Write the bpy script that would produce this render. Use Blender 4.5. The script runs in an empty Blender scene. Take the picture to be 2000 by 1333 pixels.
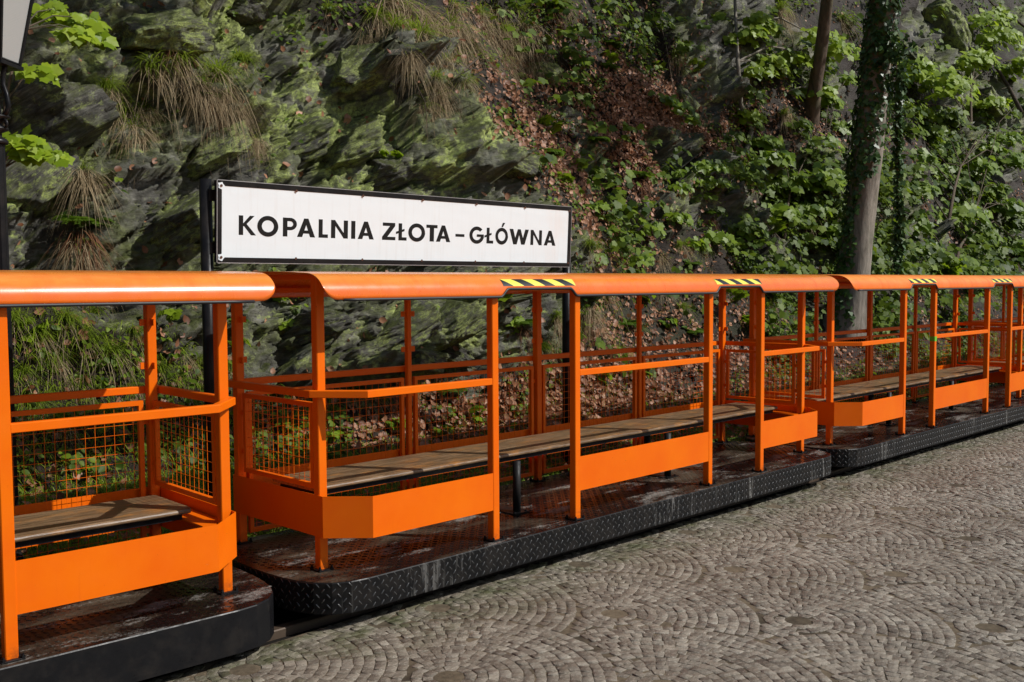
import bpy, math, random
import numpy as np
from mathutils import Vector, Matrix
from mathutils.bvhtree import BVHTree

random.seed(7)
RNG = np.random.default_rng(11)
scene = bpy.context.scene
COL = scene.collection
R = math.radians

# ------------------------------------------------------------------ camera
CAM = np.array([0.0, 0.0, 1.80])
F_PX, YAW, PITCH, ROLL = 1960.0, 0.7899, 0.0567, -0.0058
_d = np.array([math.cos(PITCH) * math.sin(YAW), math.cos(PITCH) * math.cos(YAW), -math.sin(PITCH)])
_r0 = np.cross(_d, [0, 0, 1.0]); _r0 /= np.linalg.norm(_r0)
_u0 = np.cross(_r0, _d)
_r = _r0 * math.cos(ROLL) + _u0 * math.sin(ROLL)
_u = -_r0 * math.sin(ROLL) + _u0 * math.cos(ROLL)
cam_data = bpy.data.cameras.new('camera')
cam = bpy.data.objects.new('camera', cam_data)
COL.objects.link(cam)
cam_data.sensor_width = 36.0
cam_data.lens = F_PX * 36.0 / 2000.0
cam_data.clip_start = 0.05
cam_data.clip_end = 500.0
cam.matrix_world = Matrix(((_r[0], _u[0], -_d[0], CAM[0]), (_r[1], _u[1], -_d[1], CAM[1]),
                           (_r[2], _u[2], -_d[2], CAM[2]), (0, 0, 0, 1)))
scene.camera = cam

# ------------------------------------------------------------------ sky, sun, exposure
SUN_EL = R(42.0)
SUN_H = np.array([0.525, -0.851])          # horizontal direction towards the sun
world = bpy.data.worlds.new('World')
scene.world = world
world.use_nodes = True
wn = world.node_tree
wn.nodes.clear()
w_out = wn.nodes.new('ShaderNodeOutputWorld')
w_bg = wn.nodes.new('ShaderNodeBackground')
w_sky = wn.nodes.new('ShaderNodeTexSky')
w_sky.sky_type = 'NISHITA'
w_sky.sun_disc = False
w_sky.sun_elevation = SUN_EL
w_sky.sun_rotation = math.atan2(SUN_H[0], SUN_H[1])
w_sky.air_density = 1.0
w_sky.dust_density = 1.5
w_bg.inputs['Strength'].default_value = 0.08
wn.links.new(w_sky.outputs[0], w_bg.inputs[0])
wn.links.new(w_bg.outputs[0], w_out.inputs[0])
sun_data = bpy.data.lights.new('sun', 'SUN')
sun_data.energy = 4.5
sun_data.angle = R(0.53)
sun_data.color = (1.0, 0.98, 0.945)
sun = bpy.data.objects.new('sun', sun_data)
COL.objects.link(sun)
_s = Vector((SUN_H[0] * math.cos(SUN_EL), SUN_H[1] * math.cos(SUN_EL), math.sin(SUN_EL)))
sun.rotation_euler = _s.to_track_quat('Z', 'Y').to_euler()
sun.location = (20, -20, 25)
vs = scene.view_settings
vs.view_transform = 'Standard'
vs.look = 'None'
vs.gamma = 1.0
vs.use_curve_mapping = False
vs.exposure = -0.04
scene.cycles.use_denoising = True
scene.cycles.max_bounces = 6
scene.cycles.transparent_max_bounces = 8
scene.cycles.caustics_reflective = False
scene.cycles.caustics_refractive = False

# ------------------------------------------------------------------ materials
def node_mat(name):
    m = bpy.data.materials.new(name)
    m.use_nodes = True
    nt = m.node_tree
    nt.nodes.clear()
    out = nt.nodes.new('ShaderNodeOutputMaterial')
    return m, nt, out

class NT:
    """small node-tree writer"""
    def __init__(self, nt): self.nt = nt
    def n(self, t, **kw):
        nd = self.nt.nodes.new(t)
        for k, v in kw.items():
            if hasattr(nd, k): setattr(nd, k, v)
        return nd
    def link(self, a, b): self.nt.links.new(a, b)
    def val(self, sock, v):
        if hasattr(v, 'is_output') or hasattr(v, 'links'): self.link(v, sock)
        else:
            try: sock.default_value = v
            except Exception: sock.default_value = tuple(v) + (1.0,)
    def coord(self, kind='Object', scale=None, rot=None):
        tc = self.n('ShaderNodeTexCoord')
        o = tc.outputs[kind]
        if scale is not None or rot is not None:
            mp = self.n('ShaderNodeMapping')
            self.link(o, mp.inputs[0])
            if scale is not None: mp.inputs['Scale'].default_value = scale
            if rot is not None: mp.inputs['Rotation'].default_value = rot
            o = mp.outputs[0]
        return o
    def noise(self, vec, scale, detail=4, rough=0.6, dist=0.0):
        nd = self.n('ShaderNodeTexNoise')
        self.link(vec, nd.inputs['Vector'])
        nd.inputs['Scale'].default_value = scale
        nd.inputs['Detail'].default_value = detail
        nd.inputs['Roughness'].default_value = rough
        nd.inputs['Distortion'].default_value = dist
        return nd.outputs['Fac']
    def voro(self, vec, scale, feature='F1', out='Distance'):
        nd = self.n('ShaderNodeTexVoronoi')
        nd.feature = feature
        self.link(vec, nd.inputs['Vector'])
        nd.inputs['Scale'].default_value = scale
        return nd.outputs[out]
    def ramp(self, fac, stops, interp='LINEAR'):
        nd = self.n('ShaderNodeValToRGB')
        nd.color_ramp.interpolation = interp
        el = nd.color_ramp.elements
        while len(el) < len(stops): el.new(0.5)
        for e, (p, c) in zip(el, stops):
            e.position = p
            e.color = (c, c, c, 1) if isinstance(c, (int, float)) else tuple(c) + (1,)
        self.val(nd.inputs[0], fac)
        return nd.outputs[0]
    def mix(self, fac, a, b, mode='MIX'):
        nd = self.n('ShaderNodeMix')
        nd.data_type = 'RGBA'
        nd.blend_type = mode
        self.val(nd.inputs[0], fac)
        for s, v in ((nd.inputs[6], a), (nd.inputs[7], b)):
            if isinstance(v, (tuple, list)): s.default_value = tuple(v)[:3] + (1,)
            else: self.val(s, v)
        return nd.outputs[2]
    def math(self, op, a, b=0.0, clamp=False):
        nd = self.n('ShaderNodeMath')
        nd.operation = op
        nd.use_clamp = clamp
        self.val(nd.inputs[0], a); self.val(nd.inputs[1], b)
        return nd.outputs[0]
    def attr(self, name, out='Fac'):
        nd = self.n('ShaderNodeAttribute')
        nd.attribute_name = name
        return nd.outputs[out]
    def bump(self, h, strength=0.3, dist=0.01, normal=None):
        nd = self.n('ShaderNodeBump')
        nd.inputs['Strength'].default_value = strength
        nd.inputs['Distance'].default_value = dist
        self.link(h, nd.inputs['Height'])
        if normal is not None: self.link(normal, nd.inputs['Normal'])
        return nd.outputs[0]
    def principled(self, out, color, rough=0.5, metal=0.0, normal=None, spec=0.5, coat=0.0):
        p = self.n('ShaderNodeBsdfPrincipled')
        if isinstance(color, (tuple, list)): p.inputs['Base Color'].default_value = tuple(color)[:3] + (1,)
        else: self.link(color, p.inputs['Base Color'])
        self.val(p.inputs['Roughness'], rough)
        self.val(p.inputs['Metallic'], metal)
        p.inputs['Specular IOR Level'].default_value = spec
        if coat: p.inputs['Coat Weight'].default_value = coat; p.inputs['Coat Roughness'].default_value = 0.12
        if normal is not None: self.link(normal, p.inputs['Normal'])
        self.link(p.outputs[0], out.inputs[0])
        return p

M = {}
def mat_orange(name, base=(0.80, 0.148, 0.002), base2=(0.76, 0.118, 0.002), streak=0.0, rough=0.36, coat=0.0, spec=0.18):
    m, nt, out = node_mat(name); t = NT(nt)
    co = t.coord('Object')
    n1 = t.noise(co, 3.0, 5, 0.6)
    c = t.mix(t.ramp(n1, [(0.35, 0.0), (0.7, 1.0)]), base, base2)
    # chips and dirt specks of rust
    n2 = t.noise(co, 55.0, 3, 0.7)
    c = t.mix(t.ramp(n2, [(0.72, 0.0), (0.76, 0.7)]), c, (0.20, 0.04, 0.008))
    sz = t.n('ShaderNodeSeparateXYZ'); t.link(co, sz.inputs[0])
    # grime and rust creeping up from the deck, and long faint drips
    foot = t.ramp(t.math('MULTIPLY', t.math('SUBTRACT', sz.outputs[2], 0.262), 6.0), [(0.0, 0.75), (0.5, 0.0)])
    c = t.mix(t.math('MULTIPLY', foot, t.ramp(t.noise(co, 28.0, 5, 0.7), [(0.40, 0.0), (0.62, 1.0)])), c, (0.085, 0.032, 0.012))
    dr = t.noise(t.coord('Object', scale=(22.0, 22.0, 1.2)), 2.0, 4, 0.6)
    c = t.mix(t.ramp(dr, [(0.60, 0.0), (0.78, 0.22)]), c, (0.62, 0.095, 0.006))
    sc_ = t.noise(t.coord('Object', scale=(3.0, 3.0, 16.0), rot=(0.3, 0.5, 0)), 9.0, 3, 0.8)
    c = t.mix(t.ramp(sc_, [(0.72, 0.0), (0.75, 0.5)]), c, (0.80, 0.42, 0.22))
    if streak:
        sky_sheen = t.math('MULTIPLY', t.ramp(t.math('MULTIPLY', t.math('SUBTRACT', sz.outputs[2], 1.78), 10.0), [(0.0, 0.0), (0.5, 0.7)]), t.ramp(t.noise(t.coord('Object', scale=(0.8, 3, 3)), 3.0, 6, 0.7), [(0.3, 0.25), (0.65, 1.0)]))
        c = t.mix(sky_sheen, c, (0.83, 0.34, 0.060))  # paler colour towards the top paints in the grazing sky reflection
        cs = t.coord('Object', scale=(9.0, 0.7, 0.7))
        n3 = t.noise(cs, 1.4, 6, 0.65)
        c = t.mix(t.math('MULTIPLY', t.ramp(n3, [(0.5, 0.0), (0.72, 1.0)]), streak), c, (0.72, 0.085, 0.005))
        n4 = t.noise(t.coord('Object', scale=(1.2, 1, 1)), 2.2, 6, 0.7)
        c = t.mix(t.math('MULTIPLY', t.ramp(n4, [(0.45, 0.0), (0.75, 1.0)]), 0.5 * streak), c, (0.80, 0.26, 0.06))
    b = t.bump(t.noise(co, 160.0, 2, 0.5), 0.06, 0.002)
    rg = t.ramp(t.noise(co, 9.0, 4, 0.6), [(0.3, rough * 0.8), (0.75, rough * 1.35)])
    t.principled(out, c, rg, 0.0, b, spec, coat)
    return m
M['orange'] = mat_orange('orange_paint')
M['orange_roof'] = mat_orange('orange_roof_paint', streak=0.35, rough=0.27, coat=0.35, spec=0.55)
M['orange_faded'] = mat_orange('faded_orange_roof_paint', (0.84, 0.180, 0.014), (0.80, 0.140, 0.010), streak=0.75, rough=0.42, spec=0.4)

def mat_black_metal(name, col=(0.010, 0.010, 0.012), rough=0.35, streak=False, spec=0.3):
    m, nt, out = node_mat(name); t = NT(nt)
    co = t.coord('Object')
    n = t.noise(co, 7.0, 5, 0.65)
    c = t.mix(t.ramp(n, [(0.45, 0.0), (0.8, 1.0)]), col, (0.022, 0.019, 0.017))
    if streak:
        cs = t.coord('Object', scale=(16.0, 16.0, 1.3))
        n2 = t.noise(cs, 2.2, 4, 0.7)
        n3 = t.noise(t.coord('Object', scale=(1, 1, 0.2)), 1.1, 3, 0.5)
        f = t.math('MULTIPLY', t.ramp(n2, [(0.55, 0.0), (0.66, 1.0)]), t.ramp(n3, [(0.52, 0.0), (0.64, 0.55)]))
        c = t.mix(f, c, (0.30, 0.29, 0.27))
    rg = t.ramp(t.noise(co, 24.0, 4, 0.6), [(0.3, rough * 0.7), (0.75, rough * 1.5)])
    t.principled(out, c, rg, 0.0, t.bump(t.noise(co, 90.0, 3), 0.08, 0.002), spec)
    return m
M['black'] = mat_black_metal('black_paint', (0.007, 0.007, 0.008), 0.35, False, 0.18)
M['skirt'] = mat_black_metal('black_skirt_paint', (0.006, 0.006, 0.0065), 0.36, True, 0.16)
M['lug'] = mat_black_metal('polished_tread_lugs', (0.03, 0.03, 0.031), 0.22, False, 0.9)
M['worn_black'] = mat_black_metal('worn_black_paint', (0.012, 0.012, 0.012), 0.5, False, 0.25)
M['under'] = mat_black_metal('black_underframe', (0.006, 0.006, 0.006), 0.7)

def mat_deck():
    m, nt, out = node_mat('worn_black_deck'); t = NT(nt)
    co = t.coord('Object')
    big = t.noise(t.coord('Object', scale=(0.8, 2.2, 1)), 1.9, 6, 0.62, 0.4)
    fine = t.noise(co, 70.0, 4, 0.7)
    w = t.ramp(t.math('ADD', big, t.math('MULTIPLY', fine, 0.25)), [(0.62, 0.0), (0.84, 1.0)])
    c = t.mix(w, (0.008, 0.005, 0.0045), (0.085, 0.062, 0.040))
    w2 = t.ramp(t.math('ADD', t.noise(t.coord('Object', scale=(0.7, 2.0, 1)), 3.1, 5, 0.7), t.math('MULTIPLY', fine, 0.3)), [(0.70, 0.0), (0.82, 0.8)])
    c = t.mix(w2, c, (0.26, 0.245, 0.22))
    rg = t.mix(w, (0.24, 0.24, 0.24), (0.55, 0.55, 0.55))
    t.principled(out, c, rg, 0.0, t.bump(fine, 0.12, 0.003), 0.38)
    return m
M['deck'] = mat_deck()

def mat_wood():
    m, nt, out = node_mat('weathered_bench_wood'); t = NT(nt)
    co = t.coord('Object', scale=(1.0, 14.0, 14.0))
    g = t.noise(co, 4.5, 7, 0.7, 0.8)
    c = t.ramp(g, [(0.30, (0.050, 0.027, 0.013)), (0.5, (0.155, 0.092, 0.046)), (0.70, (0.330, 0.225, 0.130))])
    co2 = t.coord('Object', scale=(1.0, 2.5, 1))
    n2 = t.noise(co2, 5.0, 5, 0.7)
    c = t.mix(t.ramp(n2, [(0.52, 0.0), (0.68, 0.65)]), c, (0.42, 0.185, 0.045))
    t.principled(out, c, t.ramp(g, [(0.3, 0.28), (0.7, 0.5)]), 0.0, t.bump(g, 0.35, 0.004), 0.5)
    return m
M['wood'] = mat_wood()

def mat_plain(name, col, rough=0.5, metal=0.0, noise=0.12, spec=0.5):
    m, nt, out = node_mat(name); t = NT(nt)
    n = t.noise(t.coord('Object'), 14.0, 5, 0.65)
    c2 = tuple(max(0.0, v * (1 - 3.0 * noise)) for v in col)
    c = t.mix(t.ramp(n, [(0.4, 0.0), (0.8, 1.0)]), col, c2)
    t.principled(out, c, rough, metal, None, spec)
    return m
M['steel'] = mat_plain('galvanised_steel', (0.42, 0.42, 0.43), 0.42, 0.8)
M['rail_steel'] = mat_plain('worn_rail_steel', (0.085, 0.058, 0.038), 0.6, 0.3)
M['tape_yellow'] = mat_plain('yellow_tape', (0.78, 0.70, 0.09), 0.35, 0, 0.05)
M['tape_black'] = mat_plain('black_tape', (0.014, 0.014, 0.014), 0.35, 0, 0.1)
M['tape_green'] = mat_plain('green_tape', (0.16, 0.50, 0.03), 0.4, 0, 0.05)
M['rubber'] = mat_plain('black_rubber', (0.016, 0.016, 0.018), 0.5, 0, 0.15)
M['ink'] = mat_plain('black_lettering', (0.006, 0.006, 0.006), 0.5, 0, 0.0, 0.2)
M['rust'] = mat_plain('rusty_screw', (0.10, 0.04, 0.02), 0.8, 0, 0.2)

def mat_sign():
    m, nt, out = node_mat('white_sign_enamel'); t = NT(nt)
    co = t.coord('Object')
    sx = t.n('ShaderNodeSeparateXYZ'); t.link(co, sx.inputs[0])
    n = t.noise(t.coord('Object', scale=(2.6, 1, 0.8), rot=(0, R(35), 0)), 2.2, 5, 0.6)
    f = t.math('MULTIPLY', t.ramp(n, [(0.45, 0.0), (0.72, 0.5)]), t.ramp(t.math('MULTIPLY', sx.outputs[0], 0.5), [(0.55, 0.0), (0.8, 1.0)]))
    c = t.mix(f, (0.675, 0.757, 0.790), (0.69, 0.60, 0.54))  # pinkish stain at the right end, also painting in soft leaf shadows
    c = t.mix(t.ramp(t.noise(co, 6.0, 5, 0.7), [(0.55, 0.0), (0.85, 0.35)]), c, (0.63, 0.67, 0.68))
    gr = t.noise(t.coord('Object', scale=(14.0, 1, 0.8)), 1.6, 6, 0.65)
    c = t.mix(t.ramp(gr, [(0.52, 0.0), (0.78, 0.30)]), c, (0.50, 0.49, 0.45))
    wv = t.bump(t.noise(t.coord('Object', scale=(1.0, 1, 2.0)), 2.2, 2, 0.5), 0.25, 0.02)
    t.principled(out, c, 0.42, 0.0, wv, 0.4)
    return m
M['sign'] = mat_sign()

def mat_glass_pane():
    m, nt, out = node_mat('milky_ribbed_glass'); t = NT(nt)
    w = t.n('ShaderNodeTexWave'); w.inputs['Scale'].default_value = 70.0
    t.link(t.coord('Object', rot=(0.6, 0, 0.5)), w.inputs['Vector'])
    p = t.principled(out, (0.47, 0.48, 0.465), 0.3, 0.0, t.bump(w.outputs['Fac'], 0.3, 0.003))
    p.inputs['Transmission Weight'].default_value = 0.25
    return m
M['pane'] = mat_glass_pane()

def mat_leaf(name, c0, c1, trans=0.45, rough=0.4, trans_col=None, spec=0.5):
    m, nt, out = node_mat(name); t = NT(nt)
    rnd = t.attr('rnd')
    c = t.mix(rnd, c0, c1)
    p = t.n('ShaderNodeBsdfPrincipled')
    t.link(c, p.inputs['Base Color'])
    p.inputs['Roughness'].default_value = rough
    p.inputs['Specular IOR Level'].default_value = spec
    if trans > 0:
        tr = t.n('ShaderNodeBsdfTranslucent')
        tc = trans_col or tuple(min(1, v * 1.5) for v in c1)
        t.link(t.mix(rnd, tuple(v * 0.8 for v in tc), tc), tr.inputs[0])
        ms = t.n('ShaderNodeMixShader'); ms.inputs[0].default_value = trans
        t.link(p.outputs[0], ms.inputs[1]); t.link(tr.outputs[0], ms.inputs[2])
        t.link(ms.outputs[0], out.inputs[0])
    else: t.link(p.outputs[0], out.inputs[0])
    return m
M['maple'] = mat_leaf('maple_leaf', (0.055, 0.110, 0.007), (0.210, 0.300, 0.014), 0.40, 0.45, spec=0.3)
M['maple_bright'] = mat_leaf('bright_maple_leaf', (0.150, 0.235, 0.010), (0.290, 0.380, 0.020), 0.42, 0.45, spec=0.3)
M['shrub'] = mat_leaf('shrub_leaf', (0.026, 0.056, 0.005), (0.150, 0.215, 0.012), 0.33, 0.5, spec=0.2)
M['bank'] = mat_leaf('bank_grass_blade', (0.120, 0.190, 0.012), (0.290, 0.370, 0.032), 0.45, 0.5, spec=0.25)
M['fern'] = mat_leaf('fern_frond', (0.045, 0.095, 0.008), (0.105, 0.180, 0.012), 0.35, 0.6, spec=0.2)
M['grass'] = mat_leaf('grass_blade', (0.080, 0.135, 0.010), (0.230, 0.300, 0.028), 0.45, 0.5, spec=0.25)
M['lawn'] = mat_leaf('lawn_blade', (0.190, 0.330, 0.022), (0.330, 0.470, 0.050), 0.45, 0.5, spec=0.25)
M['drygrass'] = mat_leaf('dry_grass_blade', (0.170, 0.120, 0.062), (0.420, 0.330, 0.205), 0.25, 0.7, spec=0.2)
M['deadfern'] = mat_leaf('dead_fern_frond', (0.075, 0.028, 0.012), (0.200, 0.095, 0.045), 0.2, 0.7, spec=0.2)
M['ivy'] = mat_leaf('ivy_leaf', (0.024, 0.058, 0.013), (0.065, 0.125, 0.026), 0.12, 0.42, spec=0.35)
M['litter'] = mat_leaf('fallen_leaf', (0.110, 0.040, 0.016), (0.400, 0.205, 0.115), 0.12, 0.5, spec=0.3)
M['moss'] = mat_leaf('moss', (0.030, 0.040, 0.005), (0.075, 0.080, 0.010), 0.0, 0.9)

def mat_bark(name, c0, c1, scale=1.0):
    m, nt, out = node_mat(name); t = NT(nt)
    co = t.coord('Object', scale=(5.0, 5.0, 1.0))
    n = t.noise(co, 3.0 * scale, 7, 0.7, 0.5)
    c = t.ramp(n, [(0.3, c0), (0.7, c1)])
    c = t.mix(t.ramp(t.noise(t.coord('Object'), 2.2, 4), [(0.5, 0.0), (0.7, 0.6)]), c, (0.06, 0.075, 0.03))
    t.principled(out, c, 0.85, 0.0, t.bump(n, 0.6, 0.02), 0.3)
    return m
M['bark'] = mat_bark('grey_bark', (0.10, 0.085, 0.066), (0.34, 0.30, 0.25))
M['bark_dark'] = mat_bark('dark_bark', (0.03, 0.02, 0.014), (0.10, 0.07, 0.05))
M['bark_mid'] = mat_bark('brown_bark', (0.05, 0.034, 0.024), (0.17, 0.12, 0.085))
M['twig'] = mat_bark('twig_bark', (0.05, 0.035, 0.022), (0.15, 0.11, 0.075), 4.0)

def mat_cliff():
    m, nt, out = node_mat('schist_and_soil'); t = NT(nt)
    co = t.coord('Object')
    rock = t.attr('rock')
    geo = t.n('ShaderNodeNewGeometry')
    sx = t.n('ShaderNodeSeparateXYZ'); t.link(geo.outputs['Normal'], sx.inputs[0])
    bed = t.coord('Object', scale=(1.2, 1.2, 5.0), rot=(0.2, R(-28), 0.2))
    n1 = t.noise(bed, 1.8, 8, 0.65, 0.5)
    n2 = t.noise(co, 9.0, 6, 0.7)
    n3 = t.noise(co, 1.3, 5, 0.6)
    rc = t.ramp(n1, [(0.30, (0.026, 0.024, 0.020)), (0.5, (0.105, 0.101, 0.085)), (0.70, (0.280, 0.270, 0.230))])
    rc = t.mix(t.ramp(n2, [(0.4, 0.0), (0.75, 0.55)]), rc, (0.045, 0.036, 0.026))
    # greenish lichen film, then crisp bright lichen
    f1 = t.math('MULTIPLY', t.ramp(t.math('ADD', n3, t.math('MULTIPLY', t.attr('lich'), 0.14)), [(0.44, 0.0), (0.64, 1.0)]), t.ramp(n2, [(0.36, 0.15), (0.62, 0.85)]))
    rc = t.mix(f1, rc, (0.165, 0.190, 0.062))
    n4 = t.noise(co, 3.2, 7, 0.72, 0.3)
    f2 = t.math('MULTIPLY', t.ramp(t.math('ADD', n4, t.math('MULTIPLY', t.attr('lich'), 0.20)), [(0.54, 0.0), (0.64, 1.0)]), t.ramp(t.noise(co, 22.0, 6, 0.75), [(0.38, 0.05), (0.58, 0.95)]))
    rc = t.mix(f2, rc, (0.430, 0.510, 0.140))
    # moss cushions on ledges
    n5 = t.noise(co, 2.4, 5, 0.65)
    f3 = t.math('MULTIPLY', t.ramp(sx.outputs[2], [(0.35, 0.0), (0.7, 1.0)]), t.ramp(n5, [(0.42, 0.0), (0.56, 0.9)]))
    rc = t.mix(f3, rc, (0.060, 0.072, 0.010))
    soil = t.ramp(t.noise(co, 14.0, 7, 0.75), [(0.3, (0.008, 0.005, 0.003)), (0.55, (0.024, 0.014, 0.008)), (0.8, (0.065, 0.042, 0.026))])
    soil = t.mix(t.ramp(n5, [(0.48, 0.0), (0.66, 0.7)]), soil, (0.026, 0.034, 0.007))
    soil = t.mix(t.attr('lawn'), soil, (0.110, 0.185, 0.020))
    c = t.mix(t.ramp(t.math('ADD', rock, t.math('MULTIPLY', t.math('SUBTRACT', n2, 0.5), 0.6)), [(0.35, 0.0), (0.55, 1.0)]), soil, rc)
    wv = t.n('ShaderNodeTexNoise'); wv.inputs['Scale'].default_value = 4.0; wv.inputs['Detail'].default_value = 6.0
    cvec = t.coord('Object', scale=(0.8, 0.8, 2.6), rot=(0.2, R(-28), 0.2)); t.link(cvec, wv.inputs['Vector'])
    wm = t.n('ShaderNodeMix'); wm.data_type = 'RGBA'; wm.blend_type = 'ADD'; wm.inputs[0].default_value = 0.55
    t.link(cvec, wm.inputs[6]); t.link(wv.outputs['Color'], wm.inputs[7])
    crk = t.ramp(t.voro(wm.outputs[2], 4.0, 'DISTANCE_TO_EDGE'), [(0.0, 0.0), (0.05, 1.0)])
    b0 = t.bump(crk, 0.25, 0.02)
    b1 = t.bump(t.noise(bed, 5.0, 10, 0.72), 0.6, 0.06, b0)
    b1 = t.bump(t.noise(co, 20.0, 8, 0.75), 0.7, 0.03, b1)
    b2 = t.bump(t.noise(co, 75.0, 5, 0.75), 0.5, 0.010, b1)
    c = t.mix(t.math('MULTIPLY', t.math('SUBTRACT', 1.0, crk), t.math('MULTIPLY', t.math('MULTIPLY', rock, 0.55), t.ramp(t.noise(co, 3.5, 4, 0.6), [(0.48, 0.0), (0.60, 1.0)]))), c, (0.018, 0.015, 0.011))
    t.principled(out, c, 0.72, 0.0, b2, 0.35)
    return m
M['cliff'] = mat_cliff()

def mat_cobble():
    m, nt, out = node_mat('granite_cobble'); t = NT(nt)
    co = t.coord('Object')
    rnd = t.attr('rnd')
    c = t.ramp(rnd, [(0.0, (0.140, 0.118, 0.090)), (0.5, (0.220, 0.190, 0.146)), (1.0, (0.300, 0.265, 0.210))])
    sp = t.noise(co, 46.0, 9, 0.92)
    c = t.mix(t.ramp(sp, [(0.52, 0.0), (0.62, 0.9)]), c, (0.62, 0.55, 0.45))
    c = t.mix(t.ramp(sp, [(0.36, 0.85), (0.47, 0.0)]), c, (0.060, 0.046, 0.032))
    big = t.noise(co, 0.9, 5, 0.6)
    c = t.mix(t.ramp(big, [(0.42, 0.0), (0.7, 0.5)]), c, (0.13, 0.10, 0.068))
    sx = t.n('ShaderNodeSeparateXYZ'); t.link(co, sx.inputs[0])
    edge = t.ramp(t.math('MULTIPLY', sx.outputs[1], 0.2), [(0.72, 0.0), (0.83, 1.0)])
    f = t.math('MULTIPLY', edge, t.ramp(t.noise(co, 4.0, 5, 0.7), [(0.42, 0.0), (0.62, 0.75)]))
    c = t.mix(f, c, (0.062, 0.072, 0.018))
    b = t.bump(t.noise(co, 75.0, 5, 0.75), 0.9, 0.010)
    t.principled(out, c, t.ramp(sp, [(0.40, 0.60), (0.62, 0.28)]), 0.0, b, 0.5)
    return m
M['cobble'] = mat_cobble()

def mat_joint():
    m, nt, out = node_mat('sandy_joint_soil'); t = NT(nt)
    co = t.coord('Object')
    c = t.ramp(t.noise(co, 30.0, 5, 0.7), [(0.3, (0.080, 0.060, 0.038)), (0.7, (0.185, 0.145, 0.095))])
    c = t.mix(t.ramp(t.noise(co, 2.0, 5, 0.6), [(0.45, 0.0), (0.65, 0.8)]), c, (0.020, 0.016, 0.011))
    t.principled(out, c, 0.9, 0.0, t.bump(t.noise(co, 80.0, 3), 0.5, 0.006), 0.2)
    return m
M['joint'] = mat_joint()

def mat_ground():
    m, nt, out = node_mat('earth'); t = NT(nt)
    co = t.coord('Object')
    c = t.ramp(t.noise(co, 5.0, 7, 0.7), [(0.3, (0.028, 0.022, 0.014)), (0.7, (0.085, 0.068, 0.045))])
    c = t.mix(t.ramp(t.noise(co, 1.2, 4), [(0.42, 0.0), (0.6, 0.8)]), c, (0.035, 0.055, 0.012))
    t.principled(out, c, 0.95, 0.0, t.bump(t.noise(co, 25.0, 5), 0.6, 0.02), 0.2)
    return m
M['ground'] = mat_ground()
M['bed'] = mat_plain('shade_dark_track_bed', (0.014, 0.012, 0.010), 0.9, 0, 0.2, 0.1)  # near-black tone puts the shade under the cars into the bed colour

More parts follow.
